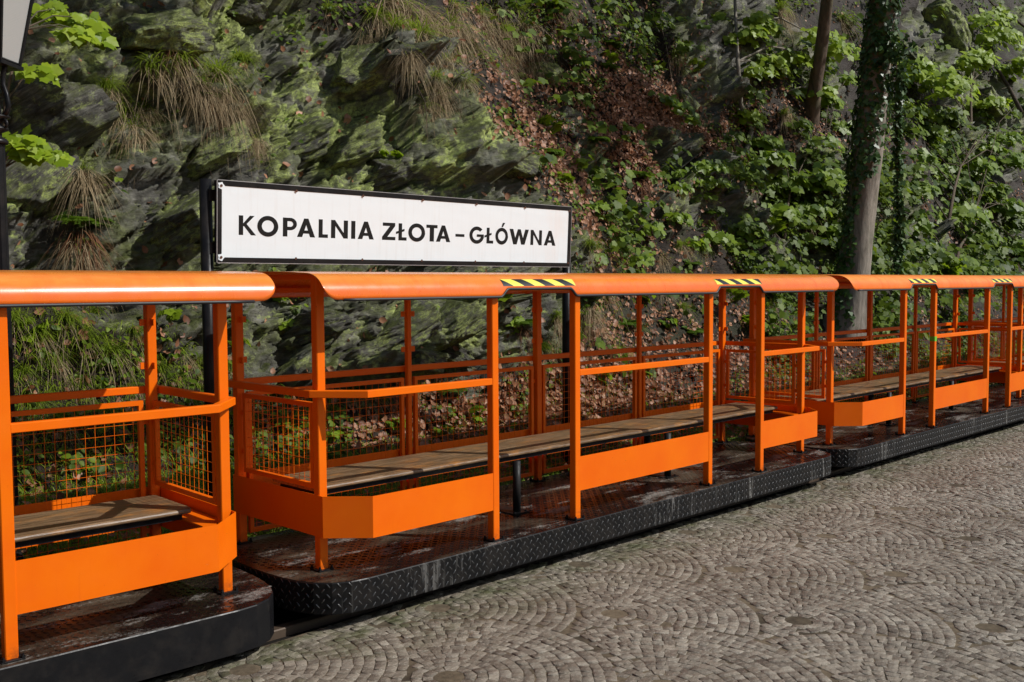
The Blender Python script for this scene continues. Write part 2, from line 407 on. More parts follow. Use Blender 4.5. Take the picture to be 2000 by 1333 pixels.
# ------------------------------------------------------------------ mesh helpers
class MB:
    def __init__(self): self.v = []; self.f = []; self.mi = []
    def add(self, vs_, fs, mi=0):
        o = len(self.v)
        self.v += [tuple(map(float, p)) for p in vs_]
        self.f += [tuple(o + i for i in f) for f in fs]
        self.mi += [mi] * len(fs)
    def box(self, x0, x1, y0, y1, z0, z1, c=0.0, mi=0):
        if c <= 0:
            self.add([(x0, y0, z0), (x1, y0, z0), (x1, y1, z0), (x0, y1, z0), (x0, y0, z1), (x1, y0, z1), (x1, y1, z1), (x0, y1, z1)],
                     [(3, 2, 1, 0), (4, 5, 6, 7), (0, 1, 5, 4), (1, 2, 6, 5), (2, 3, 7, 6), (3, 0, 4, 7)], mi)
            return
        # chamfered on all edges: longest axis gets a chamfered profile
        P = [(x0, x1), (y0, y1), (z0, z1)]
        ax = max(range(3), key=lambda i: P[i][1] - P[i][0])
        a, b = [i for i in range(3) if i != ax]
        prof = [(P[a][0] + c, P[b][0]), (P[a][1] - c, P[b][0]), (P[a][1], P[b][0] + c), (P[a][1], P[b][1] - c),
                (P[a][1] - c, P[b][1]), (P[a][0] + c, P[b][1]), (P[a][0], P[b][1] - c), (P[a][0], P[b][0] + c)]
        vs_ = []
        for e in P[ax]:
            for (pa, pb) in prof:
                q = [0, 0, 0]; q[ax] = e; q[a] = pa; q[b] = pb
                vs_.append(q)
        flip = (ax == 1)
        fs = [(i, (i + 1) % 8, 8 + (i + 1) % 8, 8 + i) for i in range(8)] + [tuple(range(7, -1, -1)), tuple(range(8, 16))]
        if flip: fs = [f[::-1] for f in fs]
        self.add(vs_, fs, mi)
    def tube(self, pts, rad, n=6, mi=0, cap=True):
        pts = [Vector(p) for p in pts]
        m_ = len(pts)
        rads = rad if isinstance(rad, (list, tuple)) else [rad] * m_
        vs_ = []
        prev = None
        for i, p in enumerate(pts):
            tg = (pts[min(i + 1, m_ - 1)] - pts[max(i - 1, 0)]).normalized()
            if prev is None:
                a = tg.cross(Vector((0, 0, 1)))
                if a.length < 1e-3: a = tg.cross(Vector((1, 0, 0)))
            else: a = prev - tg * prev.dot(tg)
            a.normalize(); prev = a
            b = tg.cross(a)
            for k in range(n):
                an = 2 * math.pi * k / n
                vs_.append(p + (a * math.cos(an) + b * math.sin(an)) * rads[i])
        fs = []
        for i in range(m_ - 1):
            for k in range(n):
                k2 = (k + 1) % n
                fs.append((i * n + k, i * n + k2, (i + 1) * n + k2, (i + 1) * n + k))
        if cap: fs += [tuple(range(n - 1, -1, -1)), tuple((m_ - 1) * n + k for k in range(n))]
        self.add(vs_, fs, mi)
    def sweep_xy(self, pts, prof, mi=0, closed=False):
        """mitred sweep of profile (list of (offset to the right, z)) along a horizontal polyline"""
        P = [Vector((p[0], p[1])) for p in pts]
        m_ = len(P); n = len(prof); vs_ = []
        for i in range(m_):
            d1 = (P[i] - P[i - 1]).normalized() if (i > 0 or closed) else None
            d2 = (P[(i + 1) % m_] - P[i]).normalized() if (i < m_ - 1 or closed) else None
            if d1 is None: d1 = d2
            if d2 is None: d2 = d1
            n1 = Vector((d1.y, -d1.x)); n2 = Vector((d2.y, -d2.x))
            mt = (n1 + n2); mt /= max(0.2, (1 + n1.dot(n2)))
            for (o, z) in prof: vs_.append((P[i].x + mt.x * o, P[i].y + mt.y * o, z))
        fs = []
        for i in range(m_ if closed else m_ - 1):
            j = (i + 1) % m_
            for k in range(n):
                k2 = (k + 1) % n
                fs.append((i * n + k, j * n + k, j * n + k2, i * n + k2))
        if not closed: fs += [tuple(range(n)), tuple((m_ - 1) * n + k for k in range(n - 1, -1, -1))]
        self.add(vs_, fs, mi)
    def lathe(self, prof, n=16, cx=0, cy=0, mi=0):
        vs_ = []; fs = []
        for (r_, z) in prof:
            for k in range(n):
                a = 2 * math.pi * k / n
                vs_.append((cx + r_ * math.cos(a), cy + r_ * math.sin(a), z))
        for i in range(len(prof) - 1):
            for k in range(n):
                k2 = (k + 1) % n
                fs.append((i * n + k, i * n + k2, (i + 1) * n + k2, (i + 1) * n + k))
        fs += [tuple(range(n - 1, -1, -1)), tuple((len(prof) - 1) * n + k for k in range(n))]
        self.add(vs_, fs, mi)
    def mesh(self, name, smooth=False):
        me = bpy.data.meshes.new(name)
        me.from_pydata(self.v, [], self.f)
        if any(self.mi): me.polygons.foreach_set('material_index', self.mi)
        if smooth: me.polygons.foreach_set('use_smooth', [True] * len(me.polygons))
        me.update()
        return me

def arr_mesh(name, verts, faces, rnd=None, smooth=False, attrs=None):
    """fast mesh from numpy arrays (faces: (N,3) or (N,4))"""
    verts = np.ascontiguousarray(verts, dtype=np.float32); faces = np.ascontiguousarray(faces, dtype=np.int32)
    me = bpy.data.meshes.new(name)
    k = faces.shape[1]
    me.vertices.add(len(verts)); me.vertices.foreach_set('co', verts.ravel())
    me.loops.add(faces.size); me.loops.foreach_set('vertex_index', faces.ravel())
    me.polygons.add(len(faces))
    me.polygons.foreach_set('loop_start', np.arange(0, faces.size, k, dtype=np.int32))
    me.polygons.foreach_set('loop_total', np.full(len(faces), k, dtype=np.int32))
    if smooth: me.polygons.foreach_set('use_smooth', np.ones(len(faces), dtype=bool))
    me.update(calc_edges=True)
    if rnd is not None:
        a = me.attributes.new('rnd', 'FLOAT', 'POINT'); a.data.foreach_set('value', np.ascontiguousarray(rnd, dtype=np.float32))
    for nm, v in (attrs or {}).items():
        a = me.attributes.new(nm, 'FLOAT', 'POINT'); a.data.foreach_set('value', np.ascontiguousarray(v, dtype=np.float32))
    return me

def obj(name, me, mat=None, parent=None, loc=None, rot=None, kind=None):
    if isinstance(me, MB): me = me.mesh(name)
    if mat is not None and len(me.materials) == 0:
        for m_ in (mat if isinstance(mat, (list, tuple)) else [mat]): me.materials.append(m_)
    o = bpy.data.objects.new(name, me)
    COL.objects.link(o)
    if parent is not None: o.parent = parent
    if loc is not None: o.location = loc
    if rot is not None: o.rotation_euler = rot
    if kind: o['kind'] = kind
    return o
def empty(name, loc=(0, 0, 0), rz=0.0):
    o = bpy.data.objects.new(name, None)
    COL.objects.link(o)
    o.empty_display_size = 0.1
    o.location = loc; o.rotation_euler = (0, 0, rz)
    return o
def tag(o, label=None, cat=None, group=None, kind=None):
    if label: o['label'] = label
    if cat: o['category'] = cat
    if group: o['group'] = group
    if kind: o['kind'] = kind
    return o
KIDS = {}
def children(o): return [c for c in COL.objects if c.parent == o]
def copy_tree(o, parent=None):
    c = o.copy(); COL.objects.link(c)
    if parent is not None: c.parent = parent
    for ch in children(o): copy_tree(ch, c)
    return c

# ------------------------------------------------------------------ numpy noise
def _h(ix, iy, iz, seed):
    h = (ix.astype(np.int64) * 374761393 + iy.astype(np.int64) * 668265263 + iz.astype(np.int64) * 2147483647 + seed * 974711) & 0xFFFFFFFF
    h = ((h ^ (h >> 13)) * 1274126177) & 0xFFFFFFFF
    h = ((h ^ (h >> 16)) * 2246822519) & 0xFFFFFFFF
    return ((h ^ (h >> 15)) & 0xFFFFFF) / float(0x1000000)
def vnoise(p, seed=0):
    i = np.floor(p).astype(np.int64); f = p - i
    u = f * f * f * (f * (f * 6 - 15) + 10)
    r_ = 0
    for dx in (0, 1):
        for dy in (0, 1):
            for dz in (0, 1):
                w = (u[:, 0] if dx else 1 - u[:, 0]) * (u[:, 1] if dy else 1 - u[:, 1]) * (u[:, 2] if dz else 1 - u[:, 2])
                r_ = r_ + w * _h(i[:, 0] + dx, i[:, 1] + dy, i[:, 2] + dz, seed)
    return r_ * 2 - 1
def fbm(p, oct_=4, seed=0, gain=0.5):
    a = 1.0; s = 0; t = 0
    for k in range(oct_):
        s = s + a * vnoise(p * (2.03 ** k) + 17.3 * k, seed + k); t += a; a *= gain
    return s / t
def facets(p, seed=0, tilt=1.0):
    """blocky rock: every Voronoi cell is a randomly offset and tilted plane"""
    i = np.floor(p).astype(np.int64)
    best = np.full(len(p), 1e9); val = np.zeros(len(p))
    for dx in (-1, 0, 1):
        for dy in (-1, 0, 1):
            for dz in (-1, 0, 1):
                cx, cy, cz = i[:, 0] + dx, i[:, 1] + dy, i[:, 2] + dz
                q = np.stack([cx + _h(cx, cy, cz, seed + 1), cy + _h(cx, cy, cz, seed + 2), cz + _h(cx, cy, cz, seed + 3)], 1)
                d = p - q
                dist = (d * d).sum(1)
                t_ = np.stack([_h(cx, cy, cz, seed + 4) - 0.5, _h(cx, cy, cz, seed + 5) - 0.5, _h(cx, cy, cz, seed + 6) - 0.5], 1)
                v = (_h(cx, cy, cz, seed + 7) - 0.5) + tilt * (d * t_).sum(1)
                m_ = dist < best
                best[m_] = dist[m_]; val[m_] = v[m_]
    return val
def sstep(a, b, x):
    t = np.clip((x - a) / (b - a), 0, 1)
    return t * t * (3 - 2 * t)

# ------------------------------------------------------------------ helpers from photograph pixels to rays
def ray(px, py):
    v = _d * F_PX + _r * (px - 1000.0) - _u * (py - 666.5)
    return v / np.linalg.norm(v)
def project(P):
    v = np.asarray(P, float) - CAM
    z = v @ _d
    return np.stack([1000 + F_PX * (v @ _r) / z, 666.5 - F_PX * (v @ _u) / z, z], -1)

# ------------------------------------------------------------------ ground and pavement
mb = MB(); mb.add([(-70, -70, -0.05), (90, -70, -0.05), (90, 40, -0.05), (-70, 40, -0.05)], [(0, 1, 2, 3)])
obj('ground', mb, M['ground'], kind='structure')
def sag(x, y): return 0.010 * np.sin(x * 1.1) * np.sin(y * 0.9 + 1)
_gx = np.concatenate([[-25., -12., -6., -2.], np.arange(-1.0, 15.6, 0.3), [18., 24., 40., 70.]])
_gy = np.concatenate([[-25., -12., -6., -3.5], np.arange(-2.5, 4.3, 0.3), [4.37]])
_X, _Y = np.meshgrid(_gx, _gy, indexing='ij')
_V = np.stack([_X, _Y, sag(_X, _Y) - 0.0034], -1).reshape(-1, 3)
_i = np.arange(len(_V)).reshape(_X.shape)
_F = np.stack([_i[:-1, :-1], _i[1:, :-1], _i[1:, 1:], _i[:-1, 1:]], -1).reshape(-1, 4)
pavement = obj('cobbled_pavement', arr_mesh('cobbled_pavement', _V, _F, None, True), M['joint'], kind='structure')

def build_cobbles():
    # overlapping fans of concentric arcs, crowns pointing along the train
    RAD, STEP, PIT = 0.77, 0.60, 0.0535
    rng = np.random.default_rng(5)
    quads = []
    cents = [(-1.2 + STEP * r_, -2.0 + 2 * RAD * c + (RAD if r_ % 2 else 0.0)) for r_ in range(27) for c in range(5)]
    C = np.array(cents)
    for (cx, cy) in cents:
        low = C[(C[:, 0] < cx - 0.1) & (C[:, 0] > cx - 2.0) & (np.abs(C[:, 1] - cy) < 1.7)]
        nr = int(RAD / PIT)
        for j in range(nr):
            r0, r1 = RAD - (j + 1) * PIT, RAD - j * PIT
            rm = (r0 + r1) / 2
            if rm < 0.05: continue
            n = max(3, int(round(math.pi * 2 * rm / 0.057)))
            a = np.linspace(-math.pi, math.pi, n + 1) + rng.uniform(-.5, .5) * (2 * math.pi / n)
            a[1:-1] += rng.uniform(-0.17, 0.17, n - 1) * (2 * math.pi / n)
            am = (a[1:] + a[:-1]) / 2
            px_, py_ = cx + rm * np.cos(am), cy + rm * np.sin(am)
            if len(low):
                dmin = np.min(np.hypot(px_[:, None] - low[None, :, 0], py_[:, None] - low[None, :, 1]), 1)
            else: dmin = np.full(n, 9.0)
            for s in range(n):
                if dmin[s] < RAD + 0.015: continue
                g = 0.0014
                ga = g / rm
                quads.append([((cx + rr * math.cos(aa)), (cy + rr * math.sin(aa))) for (aa, rr) in
                              ((a[s] + ga, r0 + g), (a[s + 1] - ga, r0 + g), (a[s + 1] - ga, r1 - g), (a[s] + ga, r1 - g))])
    Q = np.array(quads)                                   # (N,4,2)
    N = len(Q)
    Q += rng.normal(0, 0.0026, Q.shape)
    cen = Q.mean(1, keepdims=True)
    z0 = rng.normal(0, 0.0013, N)
    z0 += sag(cen[:, 0, 0], cen[:, 0, 1])
    tx = rng.normal(0, 0.016, N); ty = rng.normal(0, 0.016, N)
    V = np.zeros((N, 12, 3))
    for ring, (sc, dz) in enumerate(((1.0, -0.045), (1.0, -0.0012), (0.95, 0.0))):
        q = cen + (Q - cen) * sc
        V[:, ring * 4:ring * 4 + 4, :2] = q
        dz_ = dz + (q[:, :, 0] - cen[:, :, 0]) * tx[:, None] + (q[:, :, 1] - cen[:, :, 1]) * ty[:, None]
        if ring: dz_ = dz_ + rng.normal(0, 0.0009, dz_.shape)
        V[:, ring * 4:ring * 4 + 4, 2] = z0[:, None] + dz_
    faces = []
    for r_ in range(2):
        for k in range(4):
            k2 = (k + 1) % 4
            faces.append((r_ * 4 + k, r_ * 4 + k2, r_ * 4 + 4 + k2, r_ * 4 + 4 + k))
    faces.append((8, 9, 10, 11))
    faces = np.array(faces)
    a_, b_ = V[:, 1] - V[:, 0], V[:, 3] - V[:, 0]         # orientation: counter-clockwise from above
    flip = (a_[:, 0] * b_[:, 1] - a_[:, 1] * b_[:, 0]) < 0
    rn = rng.uniform(0, 1, N)
    cxy = cen[:, 0, :]
    keep = (cxy[:, 1] < 4.36)
    P = project(np.concatenate([cxy, np.zeros((N, 1))], 1))
    vis = keep & (P[:, 0] > 10) & (P[:, 0] < 1990) & (P[:, 1] < 1325) & (P[:, 1] > 700) & (cxy[:, 1] < 4.12) & (P[:, 2] > 0)
    size = np.where(vis, 1.0 / np.maximum(P[:, 2], 0.1), 0)
    top = np.argsort(-size)[:300]
    near = np.zeros(N, bool); near[top] = True
    def fc(i): return faces[:, ::-1] if flip[i] else faces
    for i in top:
        c_ = V[i, 8:12].mean(0)
        me = arr_mesh('cobblestone', V[i] - c_, fc(i), np.full(12, rn[i]))
        o = obj('cobblestone', me, M['cobble'], pavement, loc=tuple(c_))
    rest = np.where(keep & ~near)[0]
    VV = V[rest].reshape(-1, 3)
    FF = np.stack([fc(i) for i in rest]) + (np.arange(len(rest)) * 12)[:, None, None]
    me = arr_mesh('cobblestones', VV, FF.reshape(-1, 4), np.repeat(rn[rest], 12))
    obj('cobblestones', me, M['cobble'], pavement, kind='stuff')
build_cobbles()

mb = MB(); mb.add([(-25, 4.372, -0.03), (70, 4.372, -0.03), (70, 5.46, -0.03), (-25, 5.46, -0.03)], [(0, 1, 2, 3)])
obj('track_bed', mb, M['bed'], kind='structure')
# track rails let into the paving under the train
for yy in (4.50, 5.10):
    mb = MB()
    mb.sweep_xy([(-12, yy), (40, yy)], [(-0.035, -0.05), (0.035, -0.05), (0.035, 0.012), (0.030, 0.018), (-0.030, 0.018), (-0.035, 0.012)])
    o = obj('track_rail', mb, M['rail_steel'])
    tag(o, 'worn steel track rail in the paving, on the %s side under the train' % ('camera' if yy < 4.8 else 'cliff'), 'rail', 'track rails')

# ------------------------------------------------------------------ cliff
PROF_L = [(5.45, -.06), (5.46, .20), (5.75, .25), (6.25, .31), (6.70, .47), (6.95, .80), (7.10, 1.2), (7.22, 1.7), (7.45, 2.4), (7.75, 3.2), (8.2, 4.2), (8.8, 5.4), (10., 7.5), (13., 11.)]
PROF_R = [(5.45, -.06), (5.46, .20), (5.75, .25), (6.30, .32), (6.85, .54), (7.30, .98), (7.75, 1.55), (8.2, 2.2), (8.65, 2.95), (9.1, 3.8), (9.6, 4.9), (10.2, 6.3), (11., 8.6), (13., 13.)]
def build_cliff():
    k = 0.0029
    a = np.arange(-math.asinh(4 / 7.0) / k, math.asinh(62 / 7.0) / k)
    xs = 7.0 * np.sinh(a * k)
    L = np.array(PROF_L); Rr = np.array(PROF_R)
    seg = np.linalg.norm(np.diff(L, axis=0), axis=1)
    cum = np.concatenate([[0], np.cumsum(seg)])
    ts = [0.0]
    while ts[-1] < cum[-1]:
        s = ts[-1]; ts.append(s + (0.0205 if s < 5.4 else 0.0205 + (s - 5.4) * 0.03))
    ts = np.clip(np.array(ts), 0, cum[-1])
    def sm(Pp):
        y = np.interp(ts, cum, Pp[:, 0]); z = np.interp(ts, cum, Pp[:, 1])
        return y, z
    yl, zl = sm(L); yr, zr = sm(Rr)
    nx, nt_ = len(xs), len(ts)
    X = np.repeat(xs[:, None], nt_, 1)
    wob = 0.45 * np.sin(xs * 0.55 + 0.5) + 0.25 * np.sin(xs * 1.27 + 2)
    w = sstep(7.0, 10.5, X + 0.8 * np.sin(ts * 1.3)[None, :])
    Y = yl[None] * (1 - w) + yr[None] * w
    Z = zl[None] * (1 - w) + zr[None] * w
    Y = Y + (wob[:, None] * 0.45) * sstep(0.2, 1.6, Z)
    P = np.stack([X, Y, Z], -1).reshape(-1, 3)
    dz = np.gradient(Z, axis=1); dy = np.gradient(Y, axis=1)
    n0 = np.stack([np.zeros_like(dz), -dz, dy], -1); n0 /= np.linalg.norm(n0, axis=-1, keepdims=True)
    n0 = n0.reshape(-1, 3)
    x, y, z = P.T
    # where bare rock shows, where soil and leaves lie
    nz = fbm(P * 0.8, 4, 3)
    zt = np.interp(x, [-4, 2.6, 3.3, 4.2, 6.0, 7.5, 9.0], [1.7, 1.7, 1.35, .80, .80, 1.0, 1.3])
    rock = sstep(-0.15, 0.25, z - zt + 0.45 * nz)
    leafy = sstep(7.1, 8.3, x + 0.9 * nz + 0.18 * (z - 2.0))
    out = sstep(0.10, 0.30, fbm(P * np.array([0.45, 0.3, 0.6]) + 5.0, 4, 21))
    rock = rock * (1 - leafy) + leafy * out * 0.9 * sstep(1.2, 2.2, z)
    rock = rock * (1 - 0.85 * sstep(3.9, 4.5, z + 0.7 * nz) * sstep(5.0, 6.0, x))
    rock = np.maximum(rock, 0.95 * sstep(13.5, 15, x) * sstep(0.05, 0.22, fbm(P * np.array([0.22, 0.3, 0.3]) + 9.0, 4, 23)) * sstep(2.5, 4, z))
    th = R(27)
    U = P.copy()
    U[:, 0] = x * math.cos(th) + z * math.sin(th); U[:, 2] = -x * math.sin(th) + z * math.cos(th)
    warp = np.stack([fbm(P * 1.7, 3, 31), fbm(P * 1.7, 3, 32), fbm(P * 1.7, 3, 33)], 1)
    warp2 = np.stack([fbm(P * 6, 3, 41), fbm(P * 6, 3, 42), fbm(P * 6, 3, 43)], 1)
    U1 = U + warp * 0.07 + warp2 * 0.018
    sc = np.array([0.72, 1.0, 1.45])
    f1 = facets(U1 * sc * 0.85, 51, 1.0)
    f2 = facets(U1 * sc * 2.5, 61, 1.3)
    f3 = facets(U1 * sc * 6.5, 71, 1.5)
    f4 = facets(U1 * sc * 15.0, 81, 1.6)
    f5 = facets(U1 * sc * 30.0, 91, 1.6)
    d_rock = 0.62 * f1 + 0.20 * f2 + 0.085 * f3 + 0.042 * f4 + 0.017 * f5 + 0.10 * fbm(P * 0.9, 4, 5) + 0.02 * fbm(P * 18, 3, 6)
    d_soil = 0.22 * fbm(P * 1.1, 5, 7) + 0.05 * fbm(P * 7, 4, 8) + 0.02 * fbm(P * 25, 2, 9)
    amp = sstep(0.25, 0.9, z)
    disp = (d_rock * rock + d_soil * (1 - rock)) * (0.06 + 0.94 * amp)
    P2 = P + n0 * disp[:, None]
    P2[:, 0] += 0.10 * rock * f2
    idx = np.arange(nx * nt_).reshape(nx, nt_)
    F = np.stack([idx[:-1, :-1], idx[1:, :-1], idx[1:, 1:], idx[:-1, 1:]], -1).reshape(-1, 4)
    pj = project(P2)
    lich = np.zeros(len(P2))
    for (lx, ly, lr, la) in ((690, 300, 80, 1.0), (600, 250, 80, .8), (110, 240, 70, 1.0), (40, 360, 50, .9), (720, 350, 60, 1.0), (860, 320, 70, .7), (660, 200, 70, .6), (460, 40, 70, .7), (160, 60, 90, .5), (390, 420, 70, .4), (800, 650, 60, .8), (880, 620, 60, .9), (1260, 130, 60, .7), (560, 640, 40, .5), (960, 250, 60, .5), (250, 170, 60, .5)):
        lich = np.maximum(lich, la * np.exp(-((pj[:, 0] - lx) ** 2 + (pj[:, 1] - ly) ** 2) / (lr * lr)))
    me = arr_mesh('cliff', P2, F, None, False, {'rock': rock, 'lich': lich, 'lawn': sstep(.50, .30, P2[:, 2]) * sstep(-.5, .1, fbm(P2 * 1.5, 3, 77) + .25)})
    o = obj('cliff', me, M['cliff'], kind='structure')
    return o, P2, F, rock, n0
cliff, CP, CF, CROCK, CN0 = build_cliff()
CBVH = BVHTree.FromPolygons([tuple(p) for p in CP.tolist()], CF.tolist())
def on_cliff(px, py):
    """point and normal where the sight line through that pixel of the photograph meets the cliff"""
    d = ray(px, py)
    h = CBVH.ray_cast(Vector(CAM), Vector(d))
    if h[0] is None: return None
    n = h[1]
    if n.dot(Vector(d)) > 0: n = -n
    return h[0], n

def rock_block(seed, n_planes=9):
    """an angular block: a cube cut by random planes, then roughened"""
    import bmesh
    rg = np.random.default_rng(seed)
    bm = bmesh.new()
    bmesh.ops.create_cube(bm, size=2.0)
    for k in range(n_planes):
        n = rg.normal(size=3); n /= np.linalg.norm(n)
        h = rg.uniform(0.62, 0.98)
        r_ = bmesh.ops.bisect_plane(bm, geom=bm.verts[:] + bm.edges[:] + bm.faces[:], plane_co=n * h, plane_no=n, clear_outer=True)
        ed = [e for e in r_['geom_cut'] if isinstance(e, bmesh.types.BMEdge)]
        if ed: bmesh.ops.contextual_create(bm, geom=ed)
    bmesh.ops.triangulate(bm, faces=bm.faces[:])
    for k in range(4):
        le = [e for e in bm.edges if e.calc_length() > 0.14]
        if not le: break
        bmesh.ops.subdivide_edges(bm, edges=le, cuts=1)
        bmesh.ops.triangulate(bm, faces=bm.faces[:])
    bm.verts.ensure_lookup_table()
    for i, v in enumerate(bm.verts): v.index = i
    P = np.array([v.co[:] for v in bm.verts]); Fv = np.array([[v.index for v in f.verts] for f in bm.faces])
    bm.free()
    D = P / np.linalg.norm(P, axis=1, keepdims=True)
    lay = np.array([1.2, 1.2, 4.0])
    P = P + D * (0.10 * facets(P * lay + seed, seed, 1.2) + 0.05 * facets(P * lay * 2.6 + seed, seed + 3, 1.4) + 0.03 * fbm(P * 5 + seed, 3, seed))[:, None]
    return P, Fv
ROCKS = [rock_block(100 + i) for i in range(6)]
ROCK_SPOTS = [  # pixel x, y, size in metres, flattening, roll in degrees
    (105, 255, .44, .62, -32), (45, 350, .34, .6, -40), (300, 60, .32, .6, -10), (40, 200, .30, .5, -25),
    (600, 262, .38, .45, -32), (690, 300, .40, .42, -28), (740, 345, .30, .5, -35), (1000, 330, .22, .6, 20),
    (700, 140, .34, .5, -38), (470, 30, .30, .6, 12), (380, 430, .40, .45, -25), (420, 300, .30, .5, -24),
    (620, 640, .30, .45, -18), (760, 640, .34, .45, -32), (870, 620, .32, .5, -38), (880, 690, .24, .5, 30), (820, 700, .22, .6, 12),
    (1060, 150, .28, .6, 40), (1100, 230, .24, .6, -20), (1330, 190, .26, .6, 60), (1840, 50, .70, .6, 50), (1790, 120, .5, .6, 40), (1930, 210, .6, .55, 40)]
for i, (px, py, s, fl, rl) in enumerate(ROCK_SPOTS):
    h = on_cliff(px, py)
    if h is None: continue
    P, Fv = ROCKS[i % 6]
    me = bpy.data.meshes.get('rock_%d' % (i % 6))
    if me is None:
        me = arr_mesh('rock_%d' % (i % 6), P, Fv, None, False, {'rock': np.ones(len(P)), 'lich': np.full(len(P), .05 + .22 * (i % 3)), 'lawn': np.zeros(len(P))})
        me.materials.append(M['cliff'])
    rot = Matrix.Rotation(R(rl), 4, 'Y') @ Matrix.Rotation(random.uniform(-.5, .5), 4, 'Z') @ Matrix.Rotation(random.uniform(-.3, .3), 4, 'X')
    o = obj('rock', me, None, cliff)
    o.matrix_world = Matrix.Translation(h[0] - h[1] * s * 0.22) @ rot @ Matrix.Diagonal((s, s * 0.9, s * fl, 1))

# ------------------------------------------------------------------ train car
PW = 0.026                       # half width of a post
YFRONT, YBACK, YCOR = -0.526, 0.530, -0.300
XCOR, XDOOR_O, XDOOR_I, XTHIN = 2.585, 1.507, 0.765, 1.288
Z_DECK, Z_SK = 0.265, 0.098
ZP0, ZP1 = 0.452, 0.676          # sheet panels
ZH0, ZH1 = 1.203, 1.243          # handrails
ROOF_W, ROOF_E, ROOF_T, ROOF_X = 0.585, 1.725, 1.876, 2.74

def deck_outline():
    half = [(2.50, -.604), (2.60, -.590), (2.69, -.545), (2.755, -.470), (2.795, -.380), (2.818, -.270), (2.830, -.140), (2.833, 0.0)]
    q = half + [(x, -y) for (x, y) in half[-2::-1]]
    return q + [(-x, y) for (x, y) in q[::-1]]     # counter-clockwise from the front right
OUTLINE = deck_outline()

def roof_profile():
    """front eave -> ridge -> back eave, as (y, z) with arc length"""
    pts = [(-ROOF_W, ROOF_E), (-ROOF_W, ROOF_E + 0.028)]
    ry, rz = 0.16, ROOF_T - 0.012 - (ROOF_E + 0.028)
    for i in range(1, 13):
        a = math.pi / 2 * i / 12
        pts.append((-ROOF_W + ry * (1 - math.cos(a)), ROOF_E + 0.028 + rz * math.sin(a)))
    for i in range(1, 4): pts.append((-ROOF_W + ry + (ROOF_W - ry) * i / 3, ROOF_T - 0.012 + 0.012 * (1 - (1 - i / 3) ** 2)))
    full = pts + [(-y, z) for (y, z) in pts[-2::-1]]
    A = np.array(full)
    cum = np.concatenate([[0], np.cumsum(np.linalg.norm(np.diff(A, axis=0), axis=1))])
    return A, cum
RP, RC = roof_profile()
def roof_at(s):
    return np.interp(s, RC, RP[:, 0]), np.interp(s, RC, RP[:, 1])
def roof_n(s):
    y0, z0 = roof_at(s - 0.004); y1, z1 = roof_at(s + 0.004)
    n = np.array([-(z1 - z0), (y1 - y0)]); n /= max(1e-9, np.linalg.norm(n))
    return n
def s_low(x):
    """how far the front eave is cut up at x (door cut-outs, rounded corners)"""
    c = 0.0
    for xc in (-1.148, 1.118):
        u = abs(x - xc)
        c = max(c, 0.047 * (1 - float(sstep(0.275, 0.345, np.array(u)))))
    return c + s_corner(x)
def s_corner(x):
    r_ = 0.085
    e = abs(x) - (ROOF_X - r_)
    return r_ - math.sqrt(max(0.0, r_ * r_ - e * e)) if e > 0 else 0.0

def roof_mesh():
    xs = sorted(set([round(v, 4) for v in list(np.linspace(-ROOF_X, ROOF_X, 60)) +
        [sg * (ROOF_X - 0.085 + 0.085 * math.sin(a)) for sg in (-1, 1) for a in np.linspace(0, math.pi / 2, 9)] +
        [c + sg * u for c in (-1.148, 1.118) for sg in (-1, 1) for u in np.linspace(0.265, 0.355, 10)]]))
    tv = np.concatenate([np.linspace(0, 0.30, 22), np.linspace(0.30, 0.70, 8)[1:], np.linspace(0.70, 1.0, 16)[1:]])
    S = RC[-1]
    nx, nv = len(xs), len(tv)
    out = []; inn = []
    for x in xs:
        a = s_low(x); b = S - s_corner(x)
        for t in tv:
            s = a + (b - a) * t
            y, z = roof_at(s); n = roof_n(s)
            out.append((x, y, z)); inn.append((x, y - n[0] * 0.004, z - n[1] * 0.004))
    m = MB()
    idx = lambda i, j, k: k * nx * nv + i * nv + j
    fs = []
    for i in range(nx - 1):
        for j in range(nv - 1):
            fs.append((idx(i, j, 0), idx(i + 1, j, 0), idx(i + 1, j + 1, 0), idx(i, j + 1, 0)))
            fs.append((idx(i, j + 1, 1), idx(i + 1, j + 1, 1), idx(i + 1, j, 1), idx(i, j, 1)))
        fs.append((idx(i, 0, 1), idx(i + 1, 0, 1), idx(i + 1, 0, 0), idx(i, 0, 0)))
        fs.append((idx(i, nv - 1, 0), idx(i + 1, nv - 1, 0), idx(i + 1, nv - 1, 1), idx(i, nv - 1, 1)))
    for j in range(nv - 1):
        fs.append((idx(0, j, 0), idx(0, j + 1, 0), idx(0, j + 1, 1), idx(0, j, 1)))
        fs.append((idx(nx - 1, j, 1), idx(nx - 1, j + 1, 1), idx(nx - 1, j + 1, 0), idx(nx - 1, j, 0)))
    m.add(out + inn, fs)
    me = m.mesh('roof', True)
    return me

